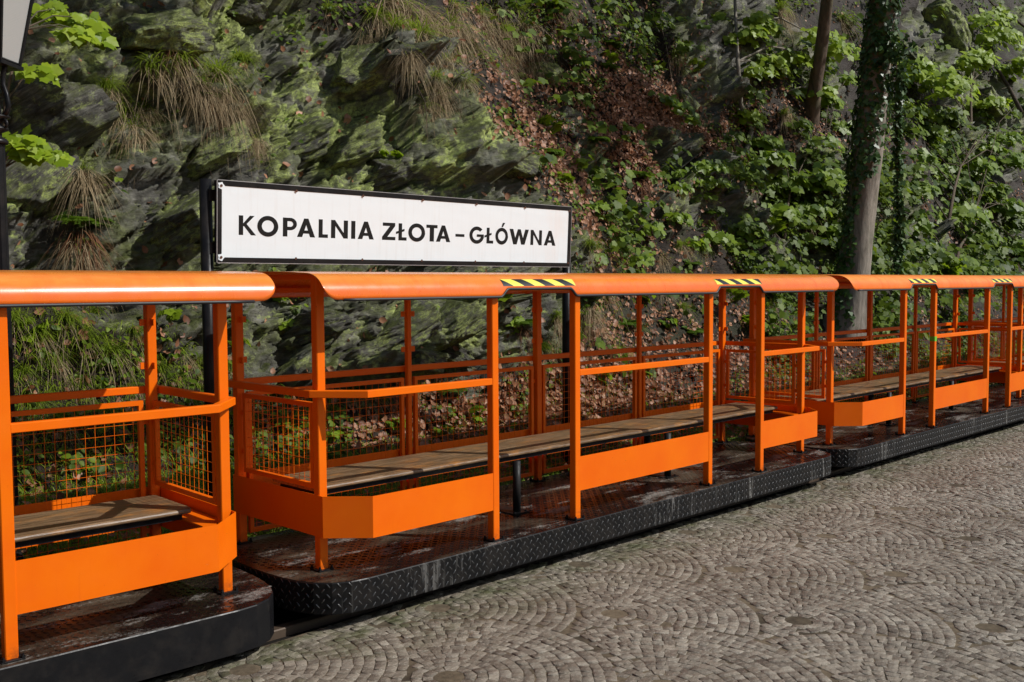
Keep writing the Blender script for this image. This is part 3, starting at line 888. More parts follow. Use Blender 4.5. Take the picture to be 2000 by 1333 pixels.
def tape_mesh(x0, x1, yellow_first):
    """slanted black and yellow stripes lying on the curved roof"""
    m = MB(); n = 7; s0, s1 = 0.064, 0.118; lean = 0.085
    w = (x1 - x0) / n
    for k in range(-2, n + 1):
        col = (k + (0 if yellow_first else 1)) % 2
        SN = 6
        rows = []
        for j in range(SN + 1):
            s = s0 + (s1 - s0) * j / SN
            sh = lean * (1 - j / SN)
            a = min(max(x0 + k * w + sh, x0), x1); b = min(max(x0 + (k + 1) * w + sh, x0), x1)
            y, z = roof_at(s); nn = roof_n(s)
            rows.append(((a, y + nn[0] * .0012, z + nn[1] * .0012), (b, y + nn[0] * .0012, z + nn[1] * .0012)))
        for j in range(SN):
            (a0, b0), (a1, b1) = rows[j], rows[j + 1]
            if b0[0] - a0[0] < 1e-4 and b1[0] - a1[0] < 1e-4: continue
            m.add([a0, b0, b1, a1], [(0, 1, 2, 3)], col)
    return m

def lug_arrays(points, tang, up, nrm, ang):
    """raised lens-shaped tread lugs"""
    N = len(points)
    ca, sa = np.cos(ang)[:, None], np.sin(ang)[:, None]
    e = tang * ca + up * sa; f = -tang * sa + up * ca
    l, w, h = 0.0165, 0.0036, 0.0034
    T = [(-l, 0, 0), (-l * .55, -w, 0), (l * .55, -w, 0), (l, 0, 0), (l * .55, w, 0), (-l * .55, w, 0), (-l * .55, 0, h), (l * .55, 0, h)]
    V = np.stack([points + e * a + f * b + nrm * c for (a, b, c) in T], 1)
    Fq = np.array([(0, 1, 6), (1, 2, 7), (1, 7, 6), (2, 3, 7), (3, 4, 7), (4, 5, 6), (4, 6, 7), (5, 0, 6)])
    return V.reshape(-1, 3), (Fq[None] + (np.arange(N) * 8)[:, None, None]).reshape(-1, 3)

def inside_outline(x, y, margin=0.03):
    ax = np.abs(x)
    lim = np.interp(ax, [0, 2.50, 2.60, 2.69, 2.755, 2.795, 2.83], [.604, .604, .59, .545, .47, .38, 0.1])
    return (np.abs(y) < lim - margin) & (ax < 2.80)

def build_car():
    root = empty('train_car')
    O = M['orange']
    # deck plate with worn tread pattern, skirt all round
    m = MB()
    inner = [(x * 0.9985, y * 0.993) for (x, y) in OUTLINE]
    n = len(inner)
    m.add([(x, y, Z_DECK) for (x, y) in inner] + [(x, y, Z_DECK - 0.012) for (x, y) in inner],
          [tuple(range(n))] + [(n + i, n + (i + 1) % n, (i + 1) % n, i) for i in range(n)] + [tuple(range(2 * n - 1, n - 1, -1))])
    deck = obj('deck', m, M['deck'], root)
    m = MB()
    m.sweep_xy(OUTLINE, [(0.0, Z_SK), (0.0, Z_DECK - 0.007), (-0.003, Z_DECK - 0.002), (-0.008, Z_DECK - 0.002), (-0.008, Z_SK)], closed=True)
    skirt = obj('skirt', m, M['skirt'], deck)
    # tread lugs on the deck
    pit = 0.038
    gx, gy = np.meshgrid(np.arange(-2.8, 2.8, pit), np.arange(-0.60, 0.60, pit))
    gx = gx.ravel(); gy = gy.ravel()
    ii = np.round((gx + 2.8) / pit).astype(int) + np.round((gy + 0.6) / pit).astype(int)
    ok = inside_outline(gx, gy, 0.02)
    gx, gy, ii = gx[ok], gy[ok], ii[ok]
    N = len(gx)
    V, Fq = lug_arrays(np.stack([gx, gy, np.full(N, Z_DECK)], 1), np.tile([1., 0, 0], (N, 1)), np.tile([0, 1., 0], (N, 1)), np.tile([0, 0, 1.], (N, 1)), np.where(ii % 2 == 0, R(45), R(-45)))
    obj('tread_pattern', arr_mesh('tread_pattern', V, Fq), M['deck'], deck, kind='stuff')
    # tread lugs on the skirt, front half of the outline
    pts = []; tg = []; nr = []; an = []
    O2 = [Vector(p) for p in OUTLINE]
    loop = O2 + [O2[0]]
    dist = 0; cumd = [0]
    for a, b in zip(loop[:-1], loop[1:]): dist += (b - a).length; cumd.append(dist)
    nn = int(dist / 0.0285)
    for k in range(nn):
        s = k * dist / nn
        j = max(0, np.searchsorted(cumd, s, 'right') - 1)
        a, b = loop[j], loop[j + 1]
        t_ = (b - a).normalized(); p = a + t_ * (s - cumd[j])
        if p.y > 0.45: continue
        for r_ in range(6):
            if (r_ + k) % 2: continue
            z = Z_SK + 0.016 + r_ * 0.0268
            pts.append((p.x, p.y, z)); tg.append((t_.x, t_.y, 0)); nr.append((t_.y, -t_.x, 0))
            an.append(R(48) if r_ % 2 == 0 else R(-48))
    N = len(pts)
    V, Fq = lug_arrays(np.array(pts), np.array(tg), np.tile([0, 0, 1.], (N, 1)), np.array(nr), np.array(an))
    obj('skirt_tread_pattern', arr_mesh('skirt_tread_pattern', V, Fq), M['lug'], deck, kind='stuff')
    # underframe, axles, wheels, couplings
    m = MB(); m.box(-2.35, 2.35, -0.42, 0.42, 0.16, 0.25); m.box(-2.78, 2.78, -0.05, 0.05, 0.15, 0.22)
    uf = obj('underframe', m, M['under'], root)
    for sx in (-1.5, 1.5):
        for sy in (-0.30, 0.30):
            m = MB()
            ring = [(0.02, -0.03), (0.10, -0.03), (0.112, -0.022), (0.112, 0.008), (0.125, 0.012), (0.125, 0.03), (0.02, 0.03)]
            m.lathe([(a, b * (1 if sy > 0 else -1)) for a, b in ring], 20)
            me = m.mesh('wheel'); 
            me.transform(Matrix.Translation((sx, sy, 0.135)) @ Matrix.Rotation(R(-90), 4, 'X'))
            obj('wheel', me, M['under'], root)
    # posts
    def post(x, y, ztop, w=PW, base=True):
        m = MB(); m.box(x - w, x + w, y - w, y + w, Z_DECK + 0.006, ztop, 0.004)
        p = obj('post', m, O, root)
        if base:
            b = MB(); b.box(x - .046, x + .046, y - .046, y + .046, Z_DECK + 0.001, Z_DECK + 0.009, 0.002)
            for dx in (-.038, .038):
                for dy in (-.038, .038):
                    b.lathe([(0.010, Z_DECK + .009), (0.010, Z_DECK + .017), (0.006, Z_DECK + .018), (0.006, Z_DECK + .026)], 6, x + dx, y + dy)
            obj('base_plate', b, M['black'], p)
        return p
    def tabs(p, x, y, dirs):
        for z in (1.36, 1.60):
            for (dx, dy) in dirs:
                m = MB()
                if dx:
                    x0 = x + dx * PW; m.box(min(x0, x0 + dx * .032), max(x0, x0 + dx * .032), y - .003, y + .003, z - .018, z + .018)
                else:
                    y0 = y + dy * PW; m.box(x - .003, x + .003, min(y0, y0 + dy * .032), max(y0, y0 + dy * .032), z - .018, z + .018)
                obj('hinge_tab', m, O, p)
    def zroof(y): return float(roof_at(np.interp(y, RP[:, 0], RC))[1])
    for x in (-XDOOR_O, -XDOOR_I, XDOOR_I, XDOOR_O): post(x, YFRONT, 1.775)
    for sx in (-1, 1):
        post(sx * XCOR, YCOR, 1.858)
        p = post(sx * XCOR, YBACK, 1.775)
        tabs(p, sx * XCOR, YBACK, [(-sx, 0), (0, -1)])
        p = post(sx * XTHIN, YBACK, 1.775, 0.018)
        tabs(p, sx * XTHIN, YBACK, [(-1, 0), (1, 0)])
    p = post(0.0, YBACK, 1.775); tabs(p, 0.0, YBACK, [(-1, 0), (1, 0)])
    # roof bows under the sheet
    m = MB(); m.box(-2.60, 2.60, -0.555, -0.530, 1.755, 1.785, 0.003); m.box(-2.60, 2.60, 0.530, 0.555, 1.755, 1.785, 0.003)
    for x in (-XCOR, -XTHIN, 0, XTHIN, XCOR): m.box(x - .015, x + .015, -0.42, 0.42, 1.83, 1.858, 0.003)
    obj('roof_frame', m, O, root)
    # roof sheet
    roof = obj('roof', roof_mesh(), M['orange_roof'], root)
    m = MB(); pts = []
    for x in sorted(set(list(np.linspace(-2.62, 2.62, 50)) + [c + sg * u for c in (-1.148, 1.118) for sg in (-1, 1) for u in np.linspace(0.26, 0.36, 12)])):
        y, z = roof_at(s_low(x)); pts.append((x, y + 0.002, z - 0.001))
    m.tube(pts, 0.0085, 6)
    obj('edge_trim', m.mesh('edge_trim', True), M['rubber'], roof)
    obj('hazard_tape', tape_mesh(-1.462, -0.815, False), [M['tape_black'], M['tape_yellow']], roof)
    obj('hazard_tape', tape_mesh(0.800, 1.440, True), [M['tape_black'], M['tape_yellow']], roof)
    # handrails
    hp = [(-0.020, ZH0 + .003), (-0.017, ZH0), (0.017, ZH0), (0.020, ZH0 + .003), (0.020, ZH1 - .004), (0.016, ZH1), (-0.016, ZH1), (-0.020, ZH1 - .004)]
    ring = [(-XDOOR_O - PW, -.530), (-2.440, -.530), (-2.634, -.305), (-2.634, .578), (2.634, .578), (2.634, -.305), (2.440, -.530), (XDOOR_O + PW, -.530)]
    m = MB(); m.sweep_xy(ring, hp); obj('handrail', m, O, root)
    m = MB(); m.sweep_xy([(-XDOOR_I + PW, -.530), (XDOOR_I - PW, -.530)], hp); obj('handrail', m, O, root)
    # sheet panels
    sp = [(-0.002, ZP0), (0.002, ZP0), (0.002, ZP1), (-0.002, ZP1)]
    ring = [(-XDOOR_O - .004, -.5475), (-2.425, -.5475), (-2.6145, -.362), (-2.6145, .560), (2.6145, .560), (2.6145, -.362), (2.425, -.5475), (XDOOR_O + .004, -.5475)]
    m = MB(); m.sweep_xy(ring[:4], sp); obj('side_panel', m, O, root)
    m = MB(); m.sweep_xy([ring[3], ring[4]], sp); obj('back_panel', m, O, root)
    m = MB(); m.sweep_xy(ring[4:], sp); obj('side_panel', m, O, root)
    m = MB(); m.sweep_xy([(-XDOOR_I + .004, -.5475), (XDOOR_I - .004, -.5475)], sp); obj('side_panel', m, O, root)
    # wire mesh guards
    def guard(a0, a1, z0, z1, fixed, along):
        fw = 0.013
        def bx(mm, p0, p1, q0, q1):
            if along == 'x': mm.box(p0, p1, fixed - fw, fixed + fw, q0, q1)
            else: mm.box(fixed - fw, fixed + fw, p0, p1, q0, q1)
        m = MB()
        bx(m, a0, a1, z1 - 2 * fw, z1); bx(m, a0, a1, z0, z0 + 2 * fw)
        bx(m, a0, a0 + 2 * fw, z0 + 2 * fw, z1 - 2 * fw); bx(m, a1 - 2 * fw, a1, z0 + 2 * fw, z1 - 2 * fw)
        fr = obj('mesh_guard', m, O, root)
        m = MB(); rw = 0.0010
        k = a0 + 0.05
        while k < a1 - 0.03:
            q = (k, fixed) if along == 'x' else (fixed, k)
            m.box(q[0] - rw, q[0] + rw, q[1] - rw, q[1] + rw, z0 + .01, z1 - .01); k += 0.052
        k = z0 + 0.05
        while k < z1 - 0.03:
            if along == 'x': m.box(a0 + .01, a1 - .01, fixed + rw, fixed + 3 * rw, k - rw, k + rw)
            else: m.box(fixed + rw, fixed + 3 * rw, a0 + .01, a1 - .01, k - rw, k + rw)
            k += 0.052
        obj('wire_mesh', m, O, fr, kind='stuff')
        for zz in (z0 + 0.12, z1 - 0.12):
            for e, sg in ((a0, -1), (a1, 1)):
                lo, hi = min(e, e + sg * .026), max(e, e + sg * .026)
                m = MB()
                if along == 'x': m.box(lo, hi, fixed - .003, fixed + .003, zz - .014, zz + .014)
                else: m.box(fixed - .003, fixed + .003, lo, hi, zz - .014, zz + .014)
                obj('clamp', m, O, fr)
    for (a, b) in ((-2.532, -1.335), (-1.242, -0.054), (0.054, 1.242), (1.335, 2.532)): guard(a, b, 0.315, 1.168, YBACK, 'x')
    for sx in (-1, 1): guard(YCOR + .055, YBACK - .055, 0.70, 1.168, sx * 2.580, 'y')
    # bench
    m = MB()
    y0, y1, zt = -0.125, 0.325, 0.676
    prof = [(y0 + .004, zt - .025), (y1, zt - .025), (y1, zt - .004), (y1 - .004, zt), (y0 + .012, zt), (y0 + .003, zt - .005), (y0, zt - .012), (y0, zt - .020)]
    xs = [-2.50, -2.49, 2.49, 2.50]
    ins = [0.012, 0, 0, 0.012]
    vs_ = []
    for x, i_ in zip(xs, ins):
        for (y, z) in prof: vs_.append((x, y + (i_ if y < 0 else -i_), z))
    k = len(prof)
    fs = [tuple(range(k))] + [(j * k + i, j * k + (i + 1) % k, (j + 1) * k + (i + 1) % k, (j + 1) * k + i) for j in range(3) for i in range(k)] + [tuple(3 * k + i for i in range(k - 1, -1, -1))]
    fs = [f[::-1] for f in fs]
    m.add(vs_, fs)
    bench = obj('bench', m, M['wood'], root)
    m = MB()
    m.box(-2.46, 2.46, y0 + .03, y0 + .065, zt - .058, zt - .0255); m.box(-2.46, 2.46, y1 - .065, y1 - .03, zt - .058, zt - .0255)
    for x in (-2.44, -.86, .86, 2.44): m.box(x - .018, x + .018, y0 + .0655, y1 - .0655, zt - .056, zt - .026)
    obj('bench_frame', m, M['black'], bench)
    for sx in (-0.89, 0.82):
        for yy in (-0.115, 0.088):
            m = MB(); m.tube([(sx, yy, Z_DECK + .008), (sx, yy, zt - .0625)], 0.027, 14)
            obj('leg', m.mesh('leg', True), M['worn_black'], bench)
        m = MB(); m.box(sx - .075, sx + .075, -.17, .23, Z_DECK + .001, Z_DECK + .0075, 0.002)
        for dx in (-.055, .055):
            for yy in (-.145, .205): m.lathe([(0.009, Z_DECK + .0075), (0.009, Z_DECK + .016)], 6, sx + dx, yy)
        obj('foot_plate', m, M['skirt'], bench)
    for sx in (-1, 1):
        m = MB(); m.box(min(sx * 2.47, sx * 2.60), max(sx * 2.47, sx * 2.60), -.30, .50, zt - .066, zt - .0585)
        obj('bench_bracket', m, O, bench)
    return root

car2 = build_car()
car2.location = (5.655, 4.80, 0)
tag(car2, 'complete orange open-sided train car in the middle, between two cropped cars', 'train car', 'orange train cars')
car3 = copy_tree(car2)
car3.location = (5.655 + 5.72, 4.80, 0)
tag(car3, 'orange train car on the right with faded streaked roof and green tape', 'train car')
car1 = copy_tree(car2)
a1 = R(-2.2)
pivot = Vector((5.655 - 5.72 + 2.6, 4.82))
car1.rotation_euler = (0, 0, a1)
car1.location = (pivot.x - 2.6 * math.cos(a1), pivot.y - 2.6 * math.sin(a1), 0)
tag(car1, 'orange train car cut off at the left edge, with smooth black skirt', 'train car')
car4 = copy_tree(car2)
car4.location = (5.655 + 2 * 5.72, 4.80, 0)
tag(car4, 'farthest orange train car, barely seen beyond the right car', 'train car')

def sub(root, base):
    return [c for ch in children(root) for c in [ch] + children(ch) if c.name.split('.')[0] == base]
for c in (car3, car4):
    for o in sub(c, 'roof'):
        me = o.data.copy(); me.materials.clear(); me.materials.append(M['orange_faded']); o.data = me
# the left car has a smooth, deeper skirt without tread pattern
for o in sub(car1, 'skirt_tread_pattern'): bpy.data.objects.remove(o)
for o in sub(car1, 'skirt'):
    m = MB()
    m.sweep_xy(OUTLINE, [(0.0, 0.055), (0.0, Z_DECK - 0.007), (-0.003, Z_DECK - 0.002), (-0.008, Z_DECK - 0.002), (-0.008, 0.055)], closed=True)
    me = m.mesh('smooth_skirt'); me.materials.append(M['black']); o.data = me
# green tape round a post of the right car
_p = [o for o in children(car3) if o.name.startswith('post')][1]
m = MB(); m.box(-XDOOR_I - PW - .002, -XDOOR_I + PW + .002, YFRONT - PW - .002, YFRONT + PW + .002, 1.175, 1.225)
tp = obj('green_tape', m, M['tape_green'], _p)

# ------------------------------------------------------------------ station sign
def build_sign():
    L, H = 3.27, 0.500
    root = empty('station_sign', (4.743, 5.62, 0.0), 0.0041)
    tag(root, 'white station name sign in black frame on two black posts', 'sign')
    zc = 2.1926; tilt = 0.05
    def plane(me):
        me.transform(Matrix.Translation((0, 0, zc)) @ Matrix.Rotation(tilt, 4, 'X')); return me
    m = MB(); m.box(-L / 2 + .004, L / 2 - .004, -.004, .008, -H / 2 + .004, H / 2 - .004)
    board = obj('sign_board', plane(m.mesh('sign_board')), M['sign'], root)
    fw = 0.032
    m = MB()
    m.box(-L / 2, L / 2, -.008, .03, H / 2 - fw, H / 2, .002); m.box(-L / 2, L / 2, -.008, .03, -H / 2, -H / 2 + fw, .002)
    m.box(-L / 2, -L / 2 + fw, -.0078, .03, -H / 2 + fw, H / 2 - fw, .002); m.box(L / 2 - fw, L / 2, -.0078, .03, -H / 2 + fw, H / 2 - fw, .002)
    fr = obj('sign_frame', plane(m.mesh('sign_frame')), M['black'], root)
    # thin bright metal edge of the frame
    m = MB()
    for z in (H / 2, -H / 2 - .004): m.box(-L / 2, L / 2, -.010, .0, z, z + .004)
    m.box(-L / 2 - .004, -L / 2, -.010, 0, -H / 2, H / 2); m.box(L / 2, L / 2 + .004, -.010, 0, -H / 2, H / 2)
    obj('frame_edge', plane(m.mesh('frame_edge')), M['steel'], fr)
    # screws along the frame, chipped white round the left corners
    for k in range(7):
        for z in (H / 2 - fw, -H / 2 + fw):
            x = -L / 2 + fw * .8 + (L - 1.6 * fw) * k / 6
            m = MB(); m.lathe([(0.009, -.012), (0.006, -.008)], 8)
            me = m.mesh('screw'); me.transform(Matrix.Translation((x, 0, z)) @ Matrix.Rotation(R(90), 4, 'X') @ Matrix.Scale(-1, 4, (0, 0, 1)))
            obj('screw', plane(me), M['rust'], fr)
            if k == 0:
                m = MB(); rr = [0.026, 0.017, 0.024, 0.019, 0.027, 0.016, 0.023, 0.02, 0.025, 0.018]
                pts = [(x + r_ * math.cos(i * .628), -.0086, z + r_ * math.sin(i * .628)) for i, r_ in enumerate(rr)]
                m.add(pts, [tuple(range(10))]); obj('paint_chip', plane(m.mesh('paint_chip')), M['sign'], fr)
    # posts and brackets
    for sx, x in ((-1, -L / 2 - .028), (1, L / 2 + .040)):
        m = MB(); m.tube([(x, .075, -.05), (x, .075, 2.452)], 0.038, 18)
        p = obj('sign_post', m.mesh('sign_post', True), M['black'], root)
        for z in (zc + .16, zc - .16):
            m = MB(); m.box(min(x, x - sx * .11), max(x, x - sx * .11), .032, .040, z - .035, z + .035)
            b = obj('bracket', m, M['black'], p)
            m = MB(); m.lathe([(.013, 0), (.013, .010), (.008, .014)], 6)
            me = m.mesh('bolt'); me.transform(Matrix.Translation((x - sx * .050, .032, z)) @ Matrix.Rotation(R(90), 4, 'X'))
            o = obj('bolt', me, M['steel'], p)
    return root, board, plane, L, H
sign, board, sign_plane, SL, SH = build_sign()

# letters: heavy geometric capitals drawn as strokes in a unit cap-height box
SW = 0.225
def letter(ch):
    """list of polygons (x, y) with cap height 1; returns polygons and width"""
    P = []
    def stroke(a, b, w=SW):
        (x0, y0), (x1, y1) = a, b
        l = math.hypot(x1 - x0, y1 - y0); nx, ny = -(y1 - y0) / l * w / 2, (x1 - x0) / l * w / 2
        P.append([(x0 + nx, y0 + ny), (x0 - nx, y0 - ny), (x1 - nx, y1 - ny), (x1 + nx, y1 + ny)])
    def rect(x0, x1, y0, y1): P.append([(x0, y0), (x1, y0), (x1, y1), (x0, y1)])
    def arc(cx, cy, rx, ry, a0, a1, w=SW, n=28):
        for i in range(n):
            t0, t1 = R(a0 + (a1 - a0) * i / n), R(a0 + (a1 - a0) * (i + 1) / n)
            P.append([(cx + rx * math.cos(t0), cy + ry * math.sin(t0)), (cx + rx * math.cos(t1), cy + ry * math.sin(t1)),
                      (cx + (rx - w) * math.cos(t1), cy + (ry - w) * math.sin(t1)), (cx + (rx - w) * math.cos(t0), cy + (ry - w) * math.sin(t0))])
    def para(x0, x1, x2, x3, y0=0.0, y1=1.0): P.append([(x0, y0), (x1, y0), (x3, y1), (x2, y1)])
    if ch == 'K':
        rect(0, SW, 0, 1); P.append([(SW, .44), (SW, .60), (.56, 1), (.80, 1), (.36, .53)]); P.append([(.20, .535), (.36, .62), (.88, 0), (.62, 0)]); w = .88
    elif ch in 'OÓ':
        arc(.54, .5, .54, .54, 0, 360, SW + .005, 48); w = 1.08
        if ch == 'Ó': P.append([(.50, 1.09), (.62, 1.09), (.80, 1.36), (.60, 1.36)])
    elif ch == 'P':
        rect(0, SW, 0, 1); rect(SW, .36, .815, 1); rect(SW, .36, .34, .525); arc(.36, .67, .33, .33, -90, 90, .185); w = .68
    elif ch == 'A':
        para(0, .255, .345, .555); para(.645, .90, .345, .555); rect(.20, .70, .19, .36); w = .90
    elif ch in 'LŁ':
        rect(0, SW, 0, 1); rect(SW, .52, 0, .19); w = .52
        if ch == 'Ł': P.append([(-.16, .36), (-.16, .50), (.38, .69), (.38, .55)])
    elif ch == 'N':
        rect(0, SW, 0, 1); rect(.66, .66 + SW, 0, 1); P.append([(SW * .9, 1), (SW * .2, 1), (.66, 0), (.66 + SW * .9, 0)]); P.append([(.02, .98), (.18, .98), (.84, .02), (.66, .02)]); w = .66 + SW
    elif ch == 'I': rect(0, SW, 0, 1); w = SW
    elif ch == 'Z': rect(.03, .70, .81, 1); rect(0, .72, 0, .19); P.append([(0, .18), (.28, .18), (.70, .82), (.42, .82)]); w = .72
    elif ch == 'T': rect(0, .58, .81, 1); rect(.29 - SW / 2, .29 + SW / 2, 0, .84); w = .58
    elif ch == '-': rect(0, .47, .35, .52); w = .47
    elif ch == 'G': arc(.54, .5, .54, .54, 42, 352, SW, 44); rect(.54, 1.06, .40, .555); w = 1.06
    elif ch == 'W': para(.25, .47, 0, .235); P.append([(.25, 0), (.47, 0), (.70, 1), (.52, 1)]); P.append([(.75, 0), (.97, 0), (.70, 1), (.52, 1)]); para(.75, .97, .985, 1.22); w = 1.22
    return P, w
# left and right edge of each letter along the sign board in metres, measured from the photograph
LET = [('K', .2450, .3820), ('O', .3900, .5520)]
def sign_letters():
    # spans in zoomed pixels of the photograph, mapped to the board by the sight lines
    spans = [('K', 245, 332, 306), ('O', 338, 443, 312), ('P', 466, 535, 318), ('A', 537, 628, 323), ('L', 645, 692, 325), ('N', 707, 792, 328), ('I', 808, 829, 331), ('A', 841, 922, 335),
             ('Z', 963, 1030, 340), ('Ł', 1045, 1086, 343), ('O', 1094, 1178, 345), ('T', 1184, 1240, 348), ('A', 1233, 1305, 352), ('-', 1330, 1375, 367), ('G', 1400, 1472, 360),
             ('Ł', 1486, 1520, 362), ('Ó', 1530, 1593, 365), ('W', 1600, 1697, 367), ('N', 1706, 1763, 371), ('A', 1773, 1832, 375)]
    Mw = sign.matrix_basis
    n = (Mw.to_3x3() @ Vector((0, -math.cos(tilt_s), -math.sin(tilt_s)))).normalized()
    c0 = Mw @ Vector((0, 0, 2.1926))
    def bx(zx, zy):
        d = Vector(ray(370 + zx / 2.564, 320 + zy / 2.564)); o = Vector(CAM)
        t = (c0 - o).dot(n) / d.dot(n)
        q = Mw.inverted() @ (o + d * t)
        return q.x, (q.z - 2.1926) / math.cos(tilt_s)
    zb = []
    for (zx, zy) in ((250, 356), (800, 376), (1280, 393), (1800, 411)): zb.append(bx(zx, zy)[1])
    zt = []
    for (zx, zy) in ((250, 258), (800, 284), (1200, 308), (1800, 337)): zt.append(bx(zx, zy)[1])
    base, cap = sum(zb) / 4, sum(zt) / 4 - sum(zb) / 4
    for i, (ch, a, b, zy) in enumerate(spans):
        xa, xb = bx(a, zy)[0], bx(b, zy)[0]
        P, w = letter(ch)
        s = (xb - xa) / w
        m = MB()
        for j, poly in enumerate(P):
            yy = -.0045 - .00003 * j
            pts = [(xa + x * s, yy, base + y * cap) for (x, y) in poly]
            ar = sum(pts[k][0] * pts[(k + 1) % len(pts)][2] - pts[(k + 1) % len(pts)][0] * pts[k][2] for k in range(len(pts)))
            if ar < 0: pts = pts[::-1]
            m.add(pts, [tuple(range(len(pts)))])
        obj('letter', sign_plane(m.mesh('letter')), M['ink'], board)
tilt_s = 0.05
bpy.context.view_layer.update()
sign_letters()

# ------------------------------------------------------------------ street lamp
def build_lamp():
    root = empty('street_lamp', (1.905, 5.75, 0), R(-6))
    tag(root, 'black cast iron street lamp with milky glass lantern at the left edge', 'street lamp')
    m = MB()
    n = 24; prof = [(0.10, -.05), (0.10, .25), (0.075, .30), (0.052, .36), (0.047, 1.2), (0.043, 2.56)]
    vs_ = []; 
    for (r_, z) in prof:
        for k in range(n):
            a = 2 * math.pi * k / n; rr = r_ * (0.90 if k % 2 else 1.0)
            vs_.append((rr * math.cos(a), rr * math.sin(a), z))
    fs = [(i * n + k, i * n + (k + 1) % n, (i + 1) * n + (k + 1) % n, (i + 1) * n + k) for i in range(len(prof) - 1) for k in range(n)]
    fs.append(tuple((len(prof) - 1) * n + k for k in range(n)))
    m.add(vs_, fs)
    obj('column', m, M['black'], root)
    m = MB()
    m.lathe([(0.03, 2.555), (0.058, 2.56), (0.062, 2.575), (0.05, 2.59), (0.03, 2.60), (0.03, 2.62), (0.064, 2.635), (0.064, 2.645), (0.035, 2.66), (0.035, 2.685), (0.075, 2.70), (0.075, 2.708), (0.03, 2.72), (0.03, 2.76), (0.0, 2.78)], 18)
    obj('collar', m.mesh('collar', True), M['black'], root)
    zb, zt = 2.985, 3.52
    for k in range(4):
        a = R(45 + 90 * k - 12)
        m = MB()
        c, s = math.cos(a), math.sin(a)
        pts = [(.035, 2.70), (.075, 2.72), (.092, 2.76), (.080, 2.82), (.060, 2.87), (.062, 2.93), (.085, 2.98)]
        m.tube([(r_ * c, r_ * s, z) for r_, z in pts], .0125, 8)
        sp = [(.055 + .022 * math.cos(t), 2.665 + .022 * math.sin(t)) for t in np.linspace(-1.0, 4.4, 12)]
        m.tube([(r_ * c, r_ * s, z) for r_, z in sp], .008, 6)
        obj('scroll_arm', m.mesh('scroll_arm', True), M['black'], root)
    rb, rt = .128, .235
    def cor(k, r_, z, off=2):
        a = R(90 * k + off); return Vector((r_ * math.cos(a), r_ * math.sin(a), z))
    m = MB()
    m.add([cor(k, rb + .022, zb - .02) for k in range(4)] + [cor(k, rb + .022, zb) for k in range(4)], [(3, 2, 1, 0), (4, 5, 6, 7)] + [(k, (k + 1) % 4, 4 + (k + 1) % 4, 4 + k) for k in range(4)])
    for k in range(4):
        m.tube([cor(k, rb, zb), cor(k, rt, zt)], .011, 4)
        m.tube([cor(k, rb, zb + .008), cor(k + 1, rb, zb + .008)], .009, 4)
        m.tube([cor(k, rt, zt), cor(k + 1, rt, zt)], .012, 4)
    lantern = obj('lantern', m, M['black'], root)
    for k in range(4):
        m = MB(); q = [cor(k, rb * .97, zb + .01), cor(k + 1, rb * .97, zb + .01), cor(k + 1, rt * .97, zt - .005), cor(k, rt * .97, zt - .005)]
        q2 = [Vector((v.x * .985, v.y * .985, v.z)) for v in q]
        m.add(q + q2, [(0, 1, 2, 3), (7, 6, 5, 4), (0, 4, 5, 1), (1, 5, 6, 2), (2, 6, 7, 3), (3, 7, 4, 0)])
        obj('pane', m, M['pane'], lantern)
    m = MB()
    m.lathe([(.25, zt), (.26, zt + .02), (.17, zt + .14), (.07, zt + .20), (.07, zt + .25), (.03, zt + .28), (.012, zt + .36), (0, zt + .38)], 16)
    obj('lantern_roof', m, M['black'], root)
build_lamp()

# ------------------------------------------------------------------ foliage templates
def fan(outline, c=(0, .38)):
    V = [(c[0], c[1], 0)] + [(x, y, 0) for x, y in outline]
    n = len(outline)
    return np.array(V, float), np.array([(0, 1 + i, 1 + (i + 1) % n) for i in range(n)])
_half = [(0.0, 0.0), (.22, -.06), (.50, .04), (.43, .23), (.62, .50), (.40, .58), (.25, .74), (0.0, 1.0)]
MAPLE_V, MAPLE_F = fan(_half + [(-x, y) for (x, y) in _half[-2:0:-1]], (0, .36))
MAPLE_V[:, 2] = -0.22 * MAPLE_V[:, 0] ** 2 - 0.16 * MAPLE_V[:, 1] ** 2
MAPLE_V[0, 2] += -0.04
_h2 = [(0, 0), (.22, .18), (.28, .45), (.17, .75), (0, 1.0)]
OVAL_V, OVAL_F = fan(_h2 + [(-x, y) for (x, y) in _h2[-2:0:-1]], (0, .45))
OVAL_V[:, 2] = 0.30 * np.abs(OVAL_V[:, 0]) - 0.18 * OVAL_V[:, 1] ** 2
_h3 = [(0, 0), (.30, -.06), (.52, .16), (.30, .34), (.26, .62), (0, .95)]
IVY_V, IVY_F = fan(_h3 + [(-x, y) for (x, y) in _h3[-2:0:-1]], (0, .3))
DEAD_V = np.array([(0, 0, 0), (.30, .25, .10), (.36, .6, .02), (0, 1, .16), (-.34, .62, .10), (-.30, .22, .02), (0, .5, -.06)], float)
DEAD_F = np.array([(6, 0, 1), (6, 1, 2), (6, 2, 3), (6, 3, 4), (6, 4, 5), (6, 5, 0)])

